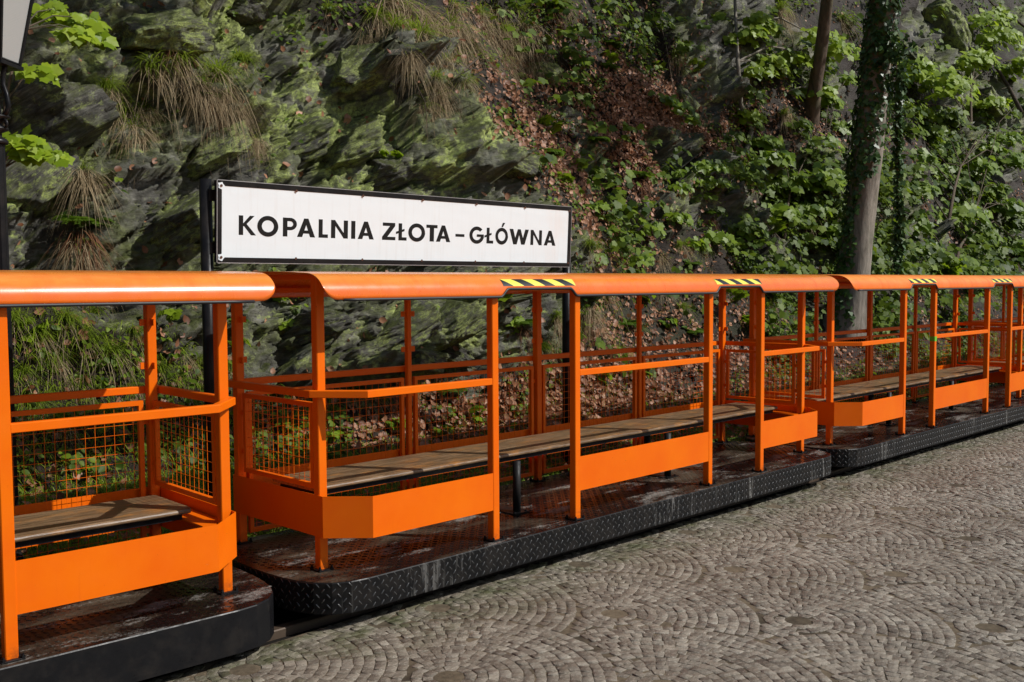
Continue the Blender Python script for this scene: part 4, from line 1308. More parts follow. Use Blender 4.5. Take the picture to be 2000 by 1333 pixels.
def frames(normal, heading):
    n = normal / np.linalg.norm(normal, axis=1, keepdims=True)
    y = heading - n * (heading * n).sum(1, keepdims=True)
    l = np.linalg.norm(y, axis=1, keepdims=True)
    alt = np.cross(n, np.array([0.3, 0.9, 0.2]))
    y = np.where(l < 1e-4, alt, y); y /= np.linalg.norm(y, axis=1, keepdims=True)
    x = np.cross(y, n)
    return np.stack([x, y, n], -1)          # columns
def scatter(TV, TF, pos, rot, scale, rnd):
    N = len(pos); k = len(TV)
    V = np.einsum('nij,kj->nki', rot, TV) * np.asarray(scale)[:, None, None] + pos[:, None, :]
    F = TF[None] + (np.arange(N) * k)[:, None, None]
    return V.reshape(-1, 3), F.reshape(-1, 3), np.repeat(rnd, k)
def merge(parts):
    vs_, fs, rs, o = [], [], [], 0
    for v, f, r_ in parts:
        vs_.append(v); fs.append(f + o); rs.append(r_); o += len(v)
    return np.concatenate(vs_), np.concatenate(fs), np.concatenate(rs)
def blades(base, d0, length, width, droop, rnd, seg=4):
    """grass ribbons bending under their weight"""
    N = len(base)
    ts = np.linspace(0, 1, seg + 1)
    side = np.cross(d0, np.array([0, 0, 1.0])); sl = np.linalg.norm(side, axis=1, keepdims=True)
    ang = rnd * 6.28
    side = np.where(sl < 0.2, np.stack([np.cos(ang), np.sin(ang), 0 * ang], 1), side / np.maximum(sl, 1e-6))
    V = np.zeros((N, seg + 1, 2, 3))
    curl = np.sin(rnd * 917.0) * .30
    for j, t in enumerate(ts):
        c = base + side * (length * curl * t * t)[:, None] + d0 * (length * t)[:, None] + np.array([0, 0, -1.0]) * (length * droop * t * t)[:, None]
        w = (width * (1 - t) ** 0.7 * (0.6 + 0.8 * min(t * 3, 1)))[:, None]
        V[:, j, 0] = c - side * w; V[:, j, 1] = c + side * w
    F = []
    for j in range(seg):
        a = 2 * j
        F += [(a, a + 1, a + 3), (a, a + 3, a + 2)]
    F = np.array(F)
    return V.reshape(-1, 3), (F[None] + (np.arange(N) * 2 * (seg + 1))[:, None, None]).reshape(-1, 3), np.repeat(rnd, 2 * (seg + 1))
def unit(v): return v / np.linalg.norm(v, axis=-1, keepdims=True)

# ------------------------------------------------------------------ plant kinds (unit size about 1 m; scaled when placed)
PLANTS = []            # (root, kind, adjective, px, py) for the labels
def face_out(px):      # rotation so that local -Y looks away from the cliff
    return random.uniform(-0.5, 0.5)
def tussock_mesh(seed, green, dry):
    rg = np.random.default_rng(seed)
    ms = []
    if green:
        N = green
        a = rg.uniform(0, 2 * math.pi, N); out = rg.uniform(0.15, 1.0, N)
        d = unit(np.stack([np.cos(a) * out, np.sin(a) * out * 0.8 - 0.35, rg.uniform(0.5, 1.1, N)], 1))
        b = np.stack([rg.normal(0, .06, N), rg.normal(0, .05, N), rg.normal(0, .02, N)], 1)
        v, f, r_ = blades(b, d, rg.uniform(.45, 1.0, N), rg.uniform(.005, .010, N), rg.uniform(.5, 1.15, N), rg.uniform(0, 1, N), 5)
        ms.append(('green_blades', arr_mesh('green_blades', v, f, r_), M['grass']))
    if dry:
        N = dry
        a = rg.uniform(math.pi * 1.05, math.pi * 1.95, N)
        d = unit(np.stack([np.cos(a) * 0.55, np.sin(a) * 0.55, rg.uniform(-0.5, 0.35, N)], 1))
        b = np.stack([rg.normal(0, .12, N), rg.normal(-.02, .04, N), rg.normal(-.03, .04, N)], 1)
        v, f, r_ = blades(b, d, rg.uniform(.40, 1.0, N), rg.uniform(.003, .007, N), rg.uniform(.6, 1.4, N), rg.uniform(0, 1, N), 5)
        ms.append(('dry_blades', arr_mesh('dry_blades', v, f, r_), M['drygrass']))
    return ms
TUSS = {'green': [tussock_mesh(1, 190, 30), tussock_mesh(2, 170, 45)], 'mixed': [tussock_mesh(3, 120, 110), tussock_mesh(4, 100, 150)], 'dry': [tussock_mesh(5, 28, 190), tussock_mesh(6, 16, 230)]}
def place(root, h, s, sink=0.02, lean=0.0, rz=None):
    rz = random.uniform(-0.6, 0.6) if rz is None else rz
    root.location = h[0] - h[1] * sink
    root.rotation_euler = (lean, 0, rz)
    root.scale = (s, s, s)
def kids(root, ms):
    for nm, me, mt in ms:
        if len(me.materials) == 0: me.materials.append(mt)
        o = obj(nm, me, None, root)
TUSS_SPOTS = [(345, 118, .46, 'mixed'), (300, 140, .42, 'green'), (425, 150, .46, 'mixed'), (235, 225, .46, 'mixed'), (280, 215, .38, 'dry'), (390, 165, .40, 'dry'), (470, 120, .34, 'green'), (205, 170, .30, 'green'),
    (160, 335, .36, 'dry'), (150, 480, .34, 'dry'), (500, 275, .26, 'dry'), (720, 80, .34, 'dry'), (770, 55, .46, 'mixed'), (830, 25, .46, 'dry'), (880, 50, .55, 'dry'), (935, 30, .50, 'mixed'), (985, 60, .46, 'mixed'), (800, 110, .36, 'dry'),
    (850, 150, .34, 'mixed'), (860, 190, .36, 'dry'), (900, 110, .42, 'dry'), (960, 130, .36, 'dry'), (1010, 20, .36, 'green'), (1100, 10, .38, 'mixed'), (1190, 5, .4, 'dry'), (1105, 235, .30, 'dry'), (1320, 110, .40, 'mixed'), (1255, 200, .30, 'dry'), (1210, 470, .34, 'mixed'),
    (1330, 480, .36, 'mixed'), (1370, 490, .36, 'green'), (1430, 495, .36, 'mixed'), (1150, 480, .30, 'green'), (1530, 225, .5, 'mixed'), (1570, 410, .45, 'dry'), (1520, 20, .6, 'mixed'), (1640, 40, .6, 'mixed'), (1290, 500, .34, 'dry'), (640, 20, .30, 'green'), (790, 20, .6, 'dry'), (850, 60, .62, 'dry'), (910, 70, .6, 'dry'), (965, 20, .6, 'dry'), (930, 100, .5, 'dry'), (875, 120, .5, 'dry'), (740, 40, .5, 'mixed'), (1000, 90, .5, 'dry'), (835, 215, .4, 'dry'), (760, 5, .7, 'dry'), (815, 70, .6, 'mixed'), (880, 15, .7, 'dry'), (945, 65, .65, 'dry'), (1020, 50, .6, 'dry'), (985, 120, .5, 'dry'), (905, 165, .42, 'mixed'), (1045, 110, .45, 'dry'), (260, 250, .42, 'dry'), (440, 190, .38, 'dry'),
    (30, 620, .28, 'green'), (80, 655, .30, 'green'), (130, 625, .30, 'green'), (185, 610, .27, 'green'), (165, 665, .31, 'green'), (215, 690, .33, 'green'), (255, 650, .25, 'green'), (110, 700, .30, 'green'), (40, 730, .28, 'green'), (160, 745, .30, 'green'), (310, 720, .27, 'green'), (350, 690, .24, 'mixed'),
    (390, 715, .30, 'green'), (440, 715, .28, 'green'), (350, 750, .27, 'green'), (265, 760, .25, 'green'), (60, 790, .28, 'green'), (120, 815, .28, 'green'), (190, 800, .25, 'green'), (450, 800, .25, 'green'), (540, 780, .24, 'green'), (600, 770, .23, 'green'), (690, 765, .31, 'green'), (740, 780, .28, 'green'), (800, 760, .24, 'green'), (650, 800, .25, 'green'), (560, 830, .24, 'green'), (490, 840, .23, 'green'), (850, 720, .23, 'green'),
    (1085, 620, .36, 'mixed'), (1150, 600, .32, 'dry'), (1060, 680, .32, 'green'), (1180, 570, .38, 'mixed'), (1290, 560, .38, 'mixed'), (1240, 640, .34, 'green'), (1330, 600, .34, 'green'), (1210, 690, .32, 'green'), (1500, 600, .4, 'mixed'), (1560, 640, .45, 'green'), (1730, 600, .5, 'mixed'), (1860, 590, .6, 'mixed'), (1920, 570, .6, 'green')]
WORD = {'green': 'lush green', 'mixed': 'half-dry', 'dry': 'dry brown'}
for i, (px, py, s, kd) in enumerate(TUSS_SPOTS):
    h = on_cliff(px, py)
    if h is None: continue
    r_ = empty('grass_tussock')
    kids(r_, TUSS[kd][i % 2])
    place(r_, h, s * random.uniform(.9, 1.15))
    PLANTS.append((r_, 'grass tussock', WORD[kd], px, py, 'grass tussock', 'grass tussocks on the cliff'))

def fern_mesh(seed, dead):
    rg = np.random.default_rng(seed)
    parts = []; dparts = []
    nf = 9
    for k in range(nf):
        a = 2 * math.pi * (k + rg.uniform(-.3, .3)) / nf
        L = rg.uniform(.6, 1.0)
        d = unit(np.array([math.cos(a) * .75, math.sin(a) * .6 - .25, .9]))
        ts = np.linspace(.12, 1, 17)
        P = np.array([d * L * t + np.array([0, 0, -.65 * L * t * t]) for t in ts])
        T = np.gradient(P, axis=0); T = unit(T)
        up = unit(np.cross(np.cross(T, [0, 0, 1.0]), T))
        sd = np.cross(T, up)
        for sg in (-1, 1):
            hd = unit(sd * sg + T * .35)
            sc = L * .30 * np.sin(np.clip(ts * 1.15, 0, 1) * math.pi * .97) ** .8 + .02
            tv = OVAL_V * np.array([.55, 1, 1])
            parts.append(scatter(tv, OVAL_F, P, frames(up, hd), sc, np.full(len(P), rg.uniform(0, 1))))
        b = blades(np.zeros((1, 3)), d[None], np.array([L]), np.array([.006]), np.array([.65]), np.array([.2]), 6); parts.append(b)
    v, f, r_ = merge(parts)
    ms = [('fronds', arr_mesh('fronds', v, f, r_), M['fern'])]
    N = dead
    a = rg.uniform(math.pi * 1.0, math.pi * 2.0, N)
    d = unit(np.stack([np.cos(a) * .35, np.sin(a) * .4, rg.uniform(-.6, .2, N)], 1))
    b = np.stack([rg.normal(0, .08, N), rg.normal(-.02, .03, N), rg.normal(-.05, .05, N)], 1)
    v, f, r_ = blades(b, d, rg.uniform(.4, 1.05, N), rg.uniform(.005, .011, N), rg.uniform(.8, 1.5, N), rg.uniform(0, 1, N), 4)
    ms.append(('dead_fronds', arr_mesh('dead_fronds', v, f, r_), M['deadfern']))
    return ms
FERNS = [fern_mesh(11, 90), fern_mesh(12, 130), fern_mesh(13, 30)]
for i, (px, py, s, k) in enumerate([(162, 445, .40, 1), (1192, 95, .42, 1), (1247, 350, .42, 1), (1072, 310, .40, 1), (1165, 280, .38, 2), (1185, 140, .40, 1), (1350, 520, .3, 2), (460, 640, .2, 2), (1140, 410, .30, 2), (1390, 420, .32, 0), (1725, 480, .6, 2), (1960, 500, .8, 2), (1905, 530, .7, 2), (1225, 640, .36, 2), (1355, 655, .36, 2), (880, 770, .34, 2), (400, 200, .26, 2), (1020, 640, .3, 2), (1080, 20, .4, 1), (1660, 480, .5, 0), (330, 95, .24, 2)]):
    h = on_cliff(px, py)
    if h is None: continue
    r_ = empty('fern'); kids(r_, FERNS[k]); place(r_, h, s)
    PLANTS.append((r_, 'fern', 'brown-skirted fern' if k < 2 else 'fresh green fern', px, py, 'fern', 'ferns on the cliff'))

def shoot_mesh(seed, n):
    rg = np.random.default_rng(seed)
    m = MB(); parts = []
    for k in range(n):
        a = rg.uniform(0, 6.28); L = rg.uniform(.35, .8)
        p = [(0, 0, 0), (.12 * L * math.cos(a), .12 * L * math.sin(a), .5 * L), (.35 * L * math.cos(a), .35 * L * math.sin(a), .9 * L)]
        m.tube(p, [.010, .008, .005], 4)
        c = np.array(p[-1])
        q = rg.integers(4, 7)
        aa = rg.uniform(0, 6.28) + np.arange(q) * 6.28 / q
        hd = np.stack([np.cos(aa), np.sin(aa), -0.25 + 0 * aa], 1)
        nn = np.stack([.35 * np.cos(aa), .35 * np.sin(aa) - .7, .8 + 0 * aa], 1) + rg.normal(0, .2, (q, 3))
        parts.append(scatter(MAPLE_V, MAPLE_F, c + hd * .04, frames(nn, hd), rg.uniform(.16, .30, q), rg.uniform(0, 1, q)))
    v, f, r_ = merge(parts)
    return [('leaves', arr_mesh('leaves', v, f, r_), M['maple']), ('stem', m.mesh('stem'), M['twig'])]
SHOOTS = [shoot_mesh(21, 3), shoot_mesh(22, 5), shoot_mesh(23, 8)]
SHOOT_SPOTS = [(1075, 280, .42, 2), (765, 335, .28, 0), (335, 110, .30, 1), (1135, 345, .36, 1), (1190, 135, .36, 2), (1285, 145, .34, 1), (1345, 255, .36, 1), (1165, 440, .40, 2), (1225, 440, .36, 2), (1408, 405, .40, 2), (1240, 480, .36, 1), (1195, 395, .34, 1), (1310, 445, .36, 1), (1100, 370, .32, 1), (1360, 150, .40, 2), (1060, 100, .36, 1),
    (1015, 170, .30, 1), (700, 590, .28, 1), (545, 600, .30, 2), (560, 660, .26, 1), (470, 700, .26, 1), (990, 600, .34, 2), (1000, 660, .32, 2), (1140, 660, .30, 1), (1265, 600, .34, 2), (1310, 650, .32, 1), (1440, 600, .40, 2), (1510, 590, .45, 2), (1470, 650, .4, 1), (100, 590, .32, 2), (60, 680, .28, 2), (330, 640, .26, 1), (255, 590, .3, 1), (870, 860, .24, 1), (930, 830, .26, 2), (1120, 800, .26, 1), (1180, 760, .3, 2),
    (1700, 560, .5, 2), (1760, 610, .6, 2), (1850, 560, .7, 2), (1900, 590, .7, 2), (1590, 500, .5, 2), (1510, 470, .5, 2), (1040, 480, .3, 1), (650, 870, .22, 1), (780, 850, .24, 1)]
for i, (px, py, s, k) in enumerate(SHOOT_SPOTS):
    h = on_cliff(px, py)
    if h is None: continue
    r_ = empty('maple_seedling'); kids(r_, SHOOTS[k]); place(r_, h, s, rz=random.uniform(0, 6.28))
    PLANTS.append((r_, 'maple seedling', ('small', 'young', 'bushy')[k] + ' green', px, py, 'seedling', 'maple seedlings on the slope'))

# ------------------------------------------------------------------ saplings with leaf sprays
def spray(rg, c, hw, leaf, out_dir, TV=MAPLE_V, TF=MAPLE_F, flat=.32, n=None):
    """a flat layer of leaves on a few twigs round the point c"""
    n = n or int(24 + 46 * min(1.6, hw / .35))
    a = rg.uniform(0, 6.28, n); rr = hw * np.sqrt(rg.uniform(0.02, 1, n))
    P = np.stack([rr * np.cos(a), rr * np.sin(a) * .8, rg.normal(0, hw * flat * .45, n) - .35 * rr * rr / max(hw, .1)], 1) + c
    hd = np.stack([np.cos(a), np.sin(a), -.45 + 0 * a], 1) + rg.normal(0, .35, (n, 3)) + out_dir * .5
    nn = np.stack([.3 * np.cos(a), .3 * np.sin(a) - .75, .75 + 0 * a], 1) + rg.normal(0, .32, (n, 3)) + np.array([-.25, 0, 0])
    return scatter(TV, TF, P, frames(nn, hd), rg.uniform(.75, 1.4, n) * leaf, np.clip(rg.normal(.5, .28, n), 0, 1)), P
def build_sapling(name, label, cat, base_px, sprays, mat, leaf, stem_r, trunk=None, group=None, seed=0, TV=MAPLE_V, TF=MAPLE_F, bark='twig', depth=None):
    rg = np.random.default_rng(seed)
    h = on_cliff(*base_px)
    if h is None: return
    b = np.array(h[0]) - np.array(h[1]) * .05
    root = empty(name, tuple(b)); tag(root, label, cat, group)
    cen = []; parts = []
    out = np.array([0, -1.0, 0.2])
    for (px, py, hwp, off) in sprays:
        hh = on_cliff(px, py)
        d = ray(px, py)
        dist = (np.array(hh[0]) - CAM) @ d if hh is not None else 30.0
        dist = (depth if depth else dist) - off
        c = CAM + d * dist
        hw = hwp * dist / F_PX
        nsub = max(1, int(round(hwp / 26.0)))
        cs = []
        for k in range(nsub):
            o2 = np.array([rg.uniform(-1, 1) * hw * .6, rg.uniform(-1, 1) * hw * .5, rg.uniform(-1, 1) * hw * .28]) if nsub > 1 else np.zeros(3)
            p_, _ = spray(rg, c + o2 - b, hw * (.62 if nsub > 1 else 1.0), leaf, out, TV, TF)
            parts.append(p_); cs.append(c + o2 - b)
        cen.append((c - b, cs))
    v, f, r_ = merge(parts)
    obj('leaves', arr_mesh('leaves', v, f, r_), mat, root)
    m = MB()
    top = np.mean([c for c, _ in cen], 0)
    if trunk is not None:
        tp = []
        for (px, py, off) in trunk:
            hh = on_cliff(px, py); d = ray(px, py)
            dist = depth if depth else ((np.array(hh[0]) - CAM) @ d)
            tp.append(CAM + d * (dist - off) - b)
        tp = [np.zeros(3)] + tp
    else:
        tp = [np.zeros(3), top * .35 + np.array([0, 0, .15]), top * .8]
    n = len(tp)
    m.tube([Vector(p) for p in tp], [stem_r * (1 - .55 * i / (n - 1)) for i in range(n)], 8)
    obj('trunk', m.mesh('trunk', True), M[bark], root)
    m = MB()
    for c, cs in cen:
        j = min(range(n), key=lambda i: np.linalg.norm(tp[i] - c) + (0 if tp[i][2] <= c[2] + .1 else .4))
        s = tp[j]; mid = s * .5 + c * .5 + np.array([0, 0, .10 * np.linalg.norm(c - s)])
        m.tube([Vector(s), Vector(mid), Vector(c)], [stem_r * .38, stem_r * .28, stem_r * .15], 5)
        for q in cs: m.tube([Vector(mid * .3 + c * .7), Vector(q)], [stem_r * .16, stem_r * .08], 4)
    obj('branches', m, M[bark], root, kind='stuff')
    return root
build_sapling('maple_sapling', 'bright-leaved maple sapling with thin pale trunk right of the leafy slope', 'tree', (1457, 322),
    [(1440, 62, 48, .5), (1500, 45, 40, .6), (1605, 78, 62, .9), (1560, 100, 40, .9), (1512, 110, 44, .7), (1485, 130, 32, .6), (1580, 165, 40, .7), (1468, 222, 28, .25), (1400, 30, 30, .4)],
    M['maple_bright'], .115, .055, trunk=[(1460, 290, .08), (1468, 255, .14), (1447, 205, .25), (1441, 120, .38), (1437, 40, .5), (1433, -60, .6)], group='maple saplings', seed=31, bark='bark')
build_sapling('maple_sapling', 'low green maple sapling with tiered leaves left of the ivy trunk', 'tree', (1535, 470),
    [(1528, 300, 42, .6), (1600, 342, 58, .9), (1548, 345, 38, .7), (1528, 408, 36, .5), (1470, 440, 28, .4), (1640, 240, 26, .4), (1500, 360, 26, .5)], M['maple'], .13, .03, group='maple saplings', seed=32)
build_sapling('leafy_shrub', 'low arching green shrub on the leaf-covered slope', 'shrub', (1400, 370),
    [(1340, 330, 30, .3), (1375, 318, 40, .35), (1420, 320, 40, .4), (1455, 335, 26, .4), (1360, 352, 34, .35), (1400, 350, 30, .35), (1330, 360, 22, .3)], M['maple'], .075, .022, seed=33, TV=OVAL_V * np.array([1.5, 1, 1]), TF=OVAL_F)
build_sapling('maple_sapling', 'small maple sapling above the roof, right of the sign', 'tree', (1430, 490),
    [(1400, 458, 30, .3), (1457, 440, 30, .35), (1430, 470, 22, .3)], M['maple'], .11, .016, group='maple saplings', seed=34)
build_sapling('maple_sapling', 'dark green maple sapling high on the slope centre', 'tree', (1330, 250),
    [(1325, 205, 34, .3), (1300, 190, 24, .3), (1285, 30, 38, .3), (1345, 225, 22, .3)], M['maple'], .095, .018, group='maple saplings', seed=35)
build_sapling('maple_sapling', 'tall maple sapling at the upper right corner of the cliff', 'tree', (1900, 330),
    [(1935, 55, 66, 1.6), (1980, 120, 40, 1.6), (1890, 110, 60, 1.5), (1845, 165, 76, 1.4), (1790, 122, 36, 1.0), (1810, 205, 44, 1.0), (1920, 190, 40, 1.2), (1960, 30, 40, 1.6)], M['maple_bright'], .15, .05, group='maple saplings', seed=36)
build_sapling('maple_sapling', 'mid-height maple sapling right of the hanging ivy', 'tree', (1850, 430),
    [(1845, 262, 44, 1.0), (1795, 302, 36, .8), (1828, 325, 34, .8), (1890, 322, 56, 1.0), (1965, 262, 34, 1.0), (1972, 312, 40, 1.0), (1795, 360, 34, .8), (1930, 280, 30, .9)], M['maple'], .15, .04, group='maple saplings', seed=37)
build_sapling('maple_sapling', 'broad maple sapling low behind the right car roof', 'tree', (1870, 520),
    [(1865, 418, 74, 1.2), (1920, 450, 46, 1.2), (1820, 484, 50, .9), (1790, 430, 34, .8), (1960, 400, 44, 1.2), (1985, 470, 40, 1.1), (1880, 500, 40, .9)], M['maple'], .15, .04, group='maple saplings', seed=38)
build_sapling('maple_sapling', 'overhanging maple branch with bright leaves beside the street lamp', 'tree', (15, 470),
    [(105, 18, 42, 1.0), (165, 35, 34, 1.0), (150, 60, 26, 1.0), (185, 68, 22, 1.0), (72, 135, 26, .9), (40, 265, 34, .8), (92, 297, 30, .8), (60, 292, 20, .8)], M['maple_bright'], .072, .018, trunk=[(5, 330, .6), (10, 200, .8), (40, 60, .95)], group='maple saplings', seed=39)

# ------------------------------------------------------------------ big trees
def trunk_tree(name, label, pts_px, depth, rads, bark, root_flare=True, seed=0):
    P = [np.array(CAM + ray(px, py) * d) for (px, py), d in zip(pts_px, depth)]
    base = P[0]
    root = empty(name, tuple(base)); tag(root, label, 'tree')
    # resample
    k = np.arange(len(P)); kk = np.linspace(0, len(P) - 1, 40)
    Q = np.stack([np.interp(kk, k, [p[i] for p in P]) for i in range(3)], 1) - base
    rr = np.interp(kk, k, rads)
    n = 22; V = []
    rg = np.random.default_rng(seed)
    for i, q in enumerate(Q):
        for j in range(n):
            a = 2 * math.pi * j / n
            fl = 1 + (0.35 * math.exp(-i / 3.0) * (0.5 + 0.5 * math.cos(5 * a)) if root_flare else 0) + 0.05 * math.sin(3 * a + i * .3) + rg.normal(0, .012)
            V.append((q[0] + rr[i] * fl * math.cos(a), q[1] + rr[i] * fl * math.sin(a), q[2]))
    m = MB(); m.add(V, [(i * n + j, i * n + (j + 1) % n, (i + 1) * n + (j + 1) % n, (i + 1) * n + j) for i in range(39) for j in range(n)])
    obj('trunk', m.mesh('trunk', True), bark, root)
    return root, Q, rr
_hb = on_cliff(1668, 640)
D0 = float((np.array(_hb[0]) - CAM) @ ray(1668, 640)) if _hb else 15.5
D0 = min(max(D0, 13.5), 17.0) - 0.25
ivy_root, IQ, IR = trunk_tree('ivy_covered_tree', 'tall grey tree trunk overgrown with dark glossy ivy', [(1648, 660), (1666, 540), (1682, 412), (1697, 280), (1710, 150), (1726, 0), (1750, -260), (1770, -500)],
    [D0, D0 - .05, D0 - .05, D0 - .1, D0 - .1, D0 - .1, D0 - .1, D0 - .1], [.33, .255, .225, .21, .205, .20, .18, .15], M['bark'], True, 3)
def ivy_on_trunk():
    rg = np.random.default_rng(44)
    N = 3600
    i = rg.uniform(1, 33, N); a = rg.uniform(0, 6.28, N)
    ii = i.astype(int); fr = (i - ii)[:, None]
    c = IQ[ii] * (1 - fr) + IQ[ii + 1] * fr
    # bare on the right, sunlit side low down; dense above
    view = np.arctan2(-_r[1], -_r[0])              # angle pointing to picture-left
    left = np.cos(a - view)
    t = i / 33.0
    nz = fbm(np.stack([a, i * .22, 0 * a], 1) * 1.3, 3, 9)
    keep = (left + 1.15 * sstep(.34, .56, t) + 1.0 * nz > .30)
    c, a, t = c[keep], a[keep], t[keep]; r_ = np.interp(i[keep], np.arange(40), IR)
    N = len(c)
    nrm = np.stack([np.cos(a), np.sin(a), .25 + 0 * a], 1)
    bul = rg.uniform(.005, .05, N) * (1 + 1.6 * np.exp(-((t - .50) / .10) ** 2))
    P = c + nrm * np.array([1, 1, 0]) * (r_ + bul)[:, None]
    hd = np.stack([rg.normal(0, .6, N), rg.normal(0, .6, N), -1 + 0 * a], 1)
    v, f, q = scatter(IVY_V, IVY_F, P, frames(nrm + rg.normal(0, .35, (N, 3)), hd), rg.uniform(.06, .105, N), rg.uniform(0, 1, N))
    obj('ivy', arr_mesh('ivy', v, f, q), M['ivy'], ivy_root, kind='stuff')
ivy_on_trunk()
def ivy_strand():
    pts = [(1752, 532), (1756, 420), (1752, 300), (1757, 190), (1748, 108), (1735, 60)]
    P = [np.array(CAM + ray(px, py) * (D0 - .45)) for px, py in pts]
    P[-1] = np.array(CAM + ray(1728, 60) * (D0 - .15))
    root = empty('hanging_ivy', tuple(P[0])); tag(root, 'strand of ivy hanging free beside the grey trunk', 'ivy')
    Q = [p - P[0] for p in P]
    m = MB(); m.tube([Vector(q) for q in Q], .012, 6); obj('vine', m, M['twig'], root)
    rg = np.random.default_rng(45); N = 1150
    i = rg.uniform(0, len(Q) - 1.001, N); ii = i.astype(int); fr = (i - ii)[:, None]; Q = np.array(Q)
    c = Q[ii] * (1 - fr) + Q[ii + 1] * fr
    wdt = .065 + .11 * sstep(2.8, 3.8, i)
    P2 = c + rg.normal(0, 1, (N, 3)) * wdt[:, None] * np.array([.6, .6, .4])
    nrm = np.stack([rg.normal(0, .7, N), rg.normal(-.6, .6, N), rg.normal(.5, .4, N)], 1)
    hd = np.stack([rg.normal(0, .5, N), rg.normal(0, .5, N), -1 + 0 * i], 1)
    v, f, q = scatter(IVY_V, IVY_F, P2, frames(nrm, hd), rg.uniform(.06, .10, N), rg.uniform(0, 1, N))
    obj('leaves', arr_mesh('leaves', v, f, q), M['ivy'], root)
ivy_strand()
_h2p = on_cliff(1585, 235)
D1 = float((np.array(_h2p[0]) - CAM) @ ray(1585, 235)) if _h2p else 18.0
trunk_tree('dark_tree', 'slim dark brown tree trunk on the slope behind the maple sapling', [(1576, 300), (1592, 170), (1604, 90), (1616, 0), (1640, -220), (1650, -420)], [D1 + .25, D1 - .05, D1 - .2, D1 - .3, D1 - .4, D1 - .5], [.17, .125, .115, .105, .09, .08], M['bark_mid'], True, 5)
build_sapling('maple_sapling', 'maple thicket filling the slope right of the hanging ivy, lower part', 'tree', (1930, 540),
    [(1780, 250, 30, .8), (1870, 230, 40, .8), (1990, 200, 34, .8), (1850, 370, 46, .9), (1940, 360, 44, .9), (1900, 540, 50, .8), (1970, 530, 46, .8), (1830, 550, 40, .7), (1780, 520, 30, .5), (1995, 430, 40, .9)], M['shrub'], .15, .03, group='maple saplings', seed=50)
build_sapling('maple_sapling', 'slender maple sapling between the dark trunk and the ivy trunk', 'tree', (1625, 420),
    [(1620, 190, 26, .5), (1655, 150, 24, .5), (1560, 235, 30, .5), (1610, 270, 30, .5), (1650, 300, 24, .5), (1500, 270, 26, .4), (1590, 400, 34, .4), (1640, 440, 26, .4)], M['maple'], .12, .02, group='maple saplings', seed=51)
build_sapling('maple_sapling', 'scattered maple seedling cluster low on the slope right of the sign', 'tree', (1280, 470),
    [(1180, 330, 20, .15), (1270, 440, 26, .2), (1330, 420, 24, .2), (1210, 420, 24, .2), (1360, 470, 26, .2), (1160, 500, 24, .15), (1250, 500, 26, .2)], M['maple'], .085, .010, group='maple saplings', seed=52)

def overhang(root, base, centres, leaf, seed, mat):
    """boughs reaching out over the train above the picture; they dapple the sunlight on the cliff"""
    rg = np.random.default_rng(seed)
    parts = []; m = MB(); b = np.array(base)
    for (sx, sy, sz, cx, cy, cz, rad, n) in centres:
        s0 = np.array([sx, sy, sz]) - b; c0 = np.array([cx, cy, cz]) - b
        mid = (s0 + c0) / 2 + np.array([0, 0, .5])
        m.tube([Vector(s0), Vector(mid), Vector(c0)], [.09, .06, .025], 7)
        cl = unit(rg.normal(size=(16, 3))) * (rad * rg.uniform(.2, 1.0, 16) ** .6)[:, None] * np.array([1, .8, .55])
        for q in cl: m.tube([Vector(mid * .3 + c0 * .7), Vector(c0 + q)], [.022, .008], 4)
        k = rg.integers(0, 16, n)
        P = cl[k] + rg.normal(0, rad * .17, (n, 3)) + c0
        parts.append(scatter(MAPLE_V, MAPLE_F, P, frames(rg.normal(0, .5, (n, 3)) + np.array([0, 0, 1]), rg.normal(size=(n, 3))), rg.uniform(.12, .22, n), rg.uniform(0, 1, n)))
    obj('branches', m, M['bark_dark'], root, kind='stuff')
    v, f, q = merge(parts)
    obj('crown', arr_mesh('crown', v, f, q), mat, root)
_ib = tuple(ivy_root.location)
_tt = np.array(_ib) + IQ[33]
overhang(ivy_root, _ib, [(_tt[0], _tt[1], _tt[2] - .6, 13.2, 5.2, 8.3, 1.6, 380), (_tt[0], _tt[1], _tt[2] - .3, 15.6, 4.9, 8.6, 1.7, 420), (_tt[0], _tt[1], _tt[2], 18.2, 5.0, 9.6, 1.8, 380), (_tt[0], _tt[1], _tt[2], 16.8, 6.6, 11.0, 1.9, 380)], .17, 71, M['maple'])
_hc = on_cliff(930, -40)
_cb = tuple(_hc[0]) if _hc else (7.4, 8.3, 4.9)
top_tree = empty('overhanging_tree', _cb); tag(top_tree, 'maple rooted on the cliff edge above the picture, leaning out over the train', 'tree')
_m = MB(); _m.tube([(0, 0.1, -.2), (.1, -.3, 1.2), (.3, -1.0, 2.6), (.4, -1.6, 4.0)], [.16, .13, .10, .05], 12)
obj('trunk', _m.mesh('trunk', True), M['bark_dark'], top_tree)
overhang(top_tree, _cb, [(_cb[0] + .2, _cb[1] - .6, _cb[2] + 2.0, 5.4, 5.3, 7.2, .9, 110), (_cb[0] + .2, _cb[1] - .8, _cb[2] + 2.2, 11.2, 4.9, 7.3, 1.2, 200)], .17, 72, M['maple'])

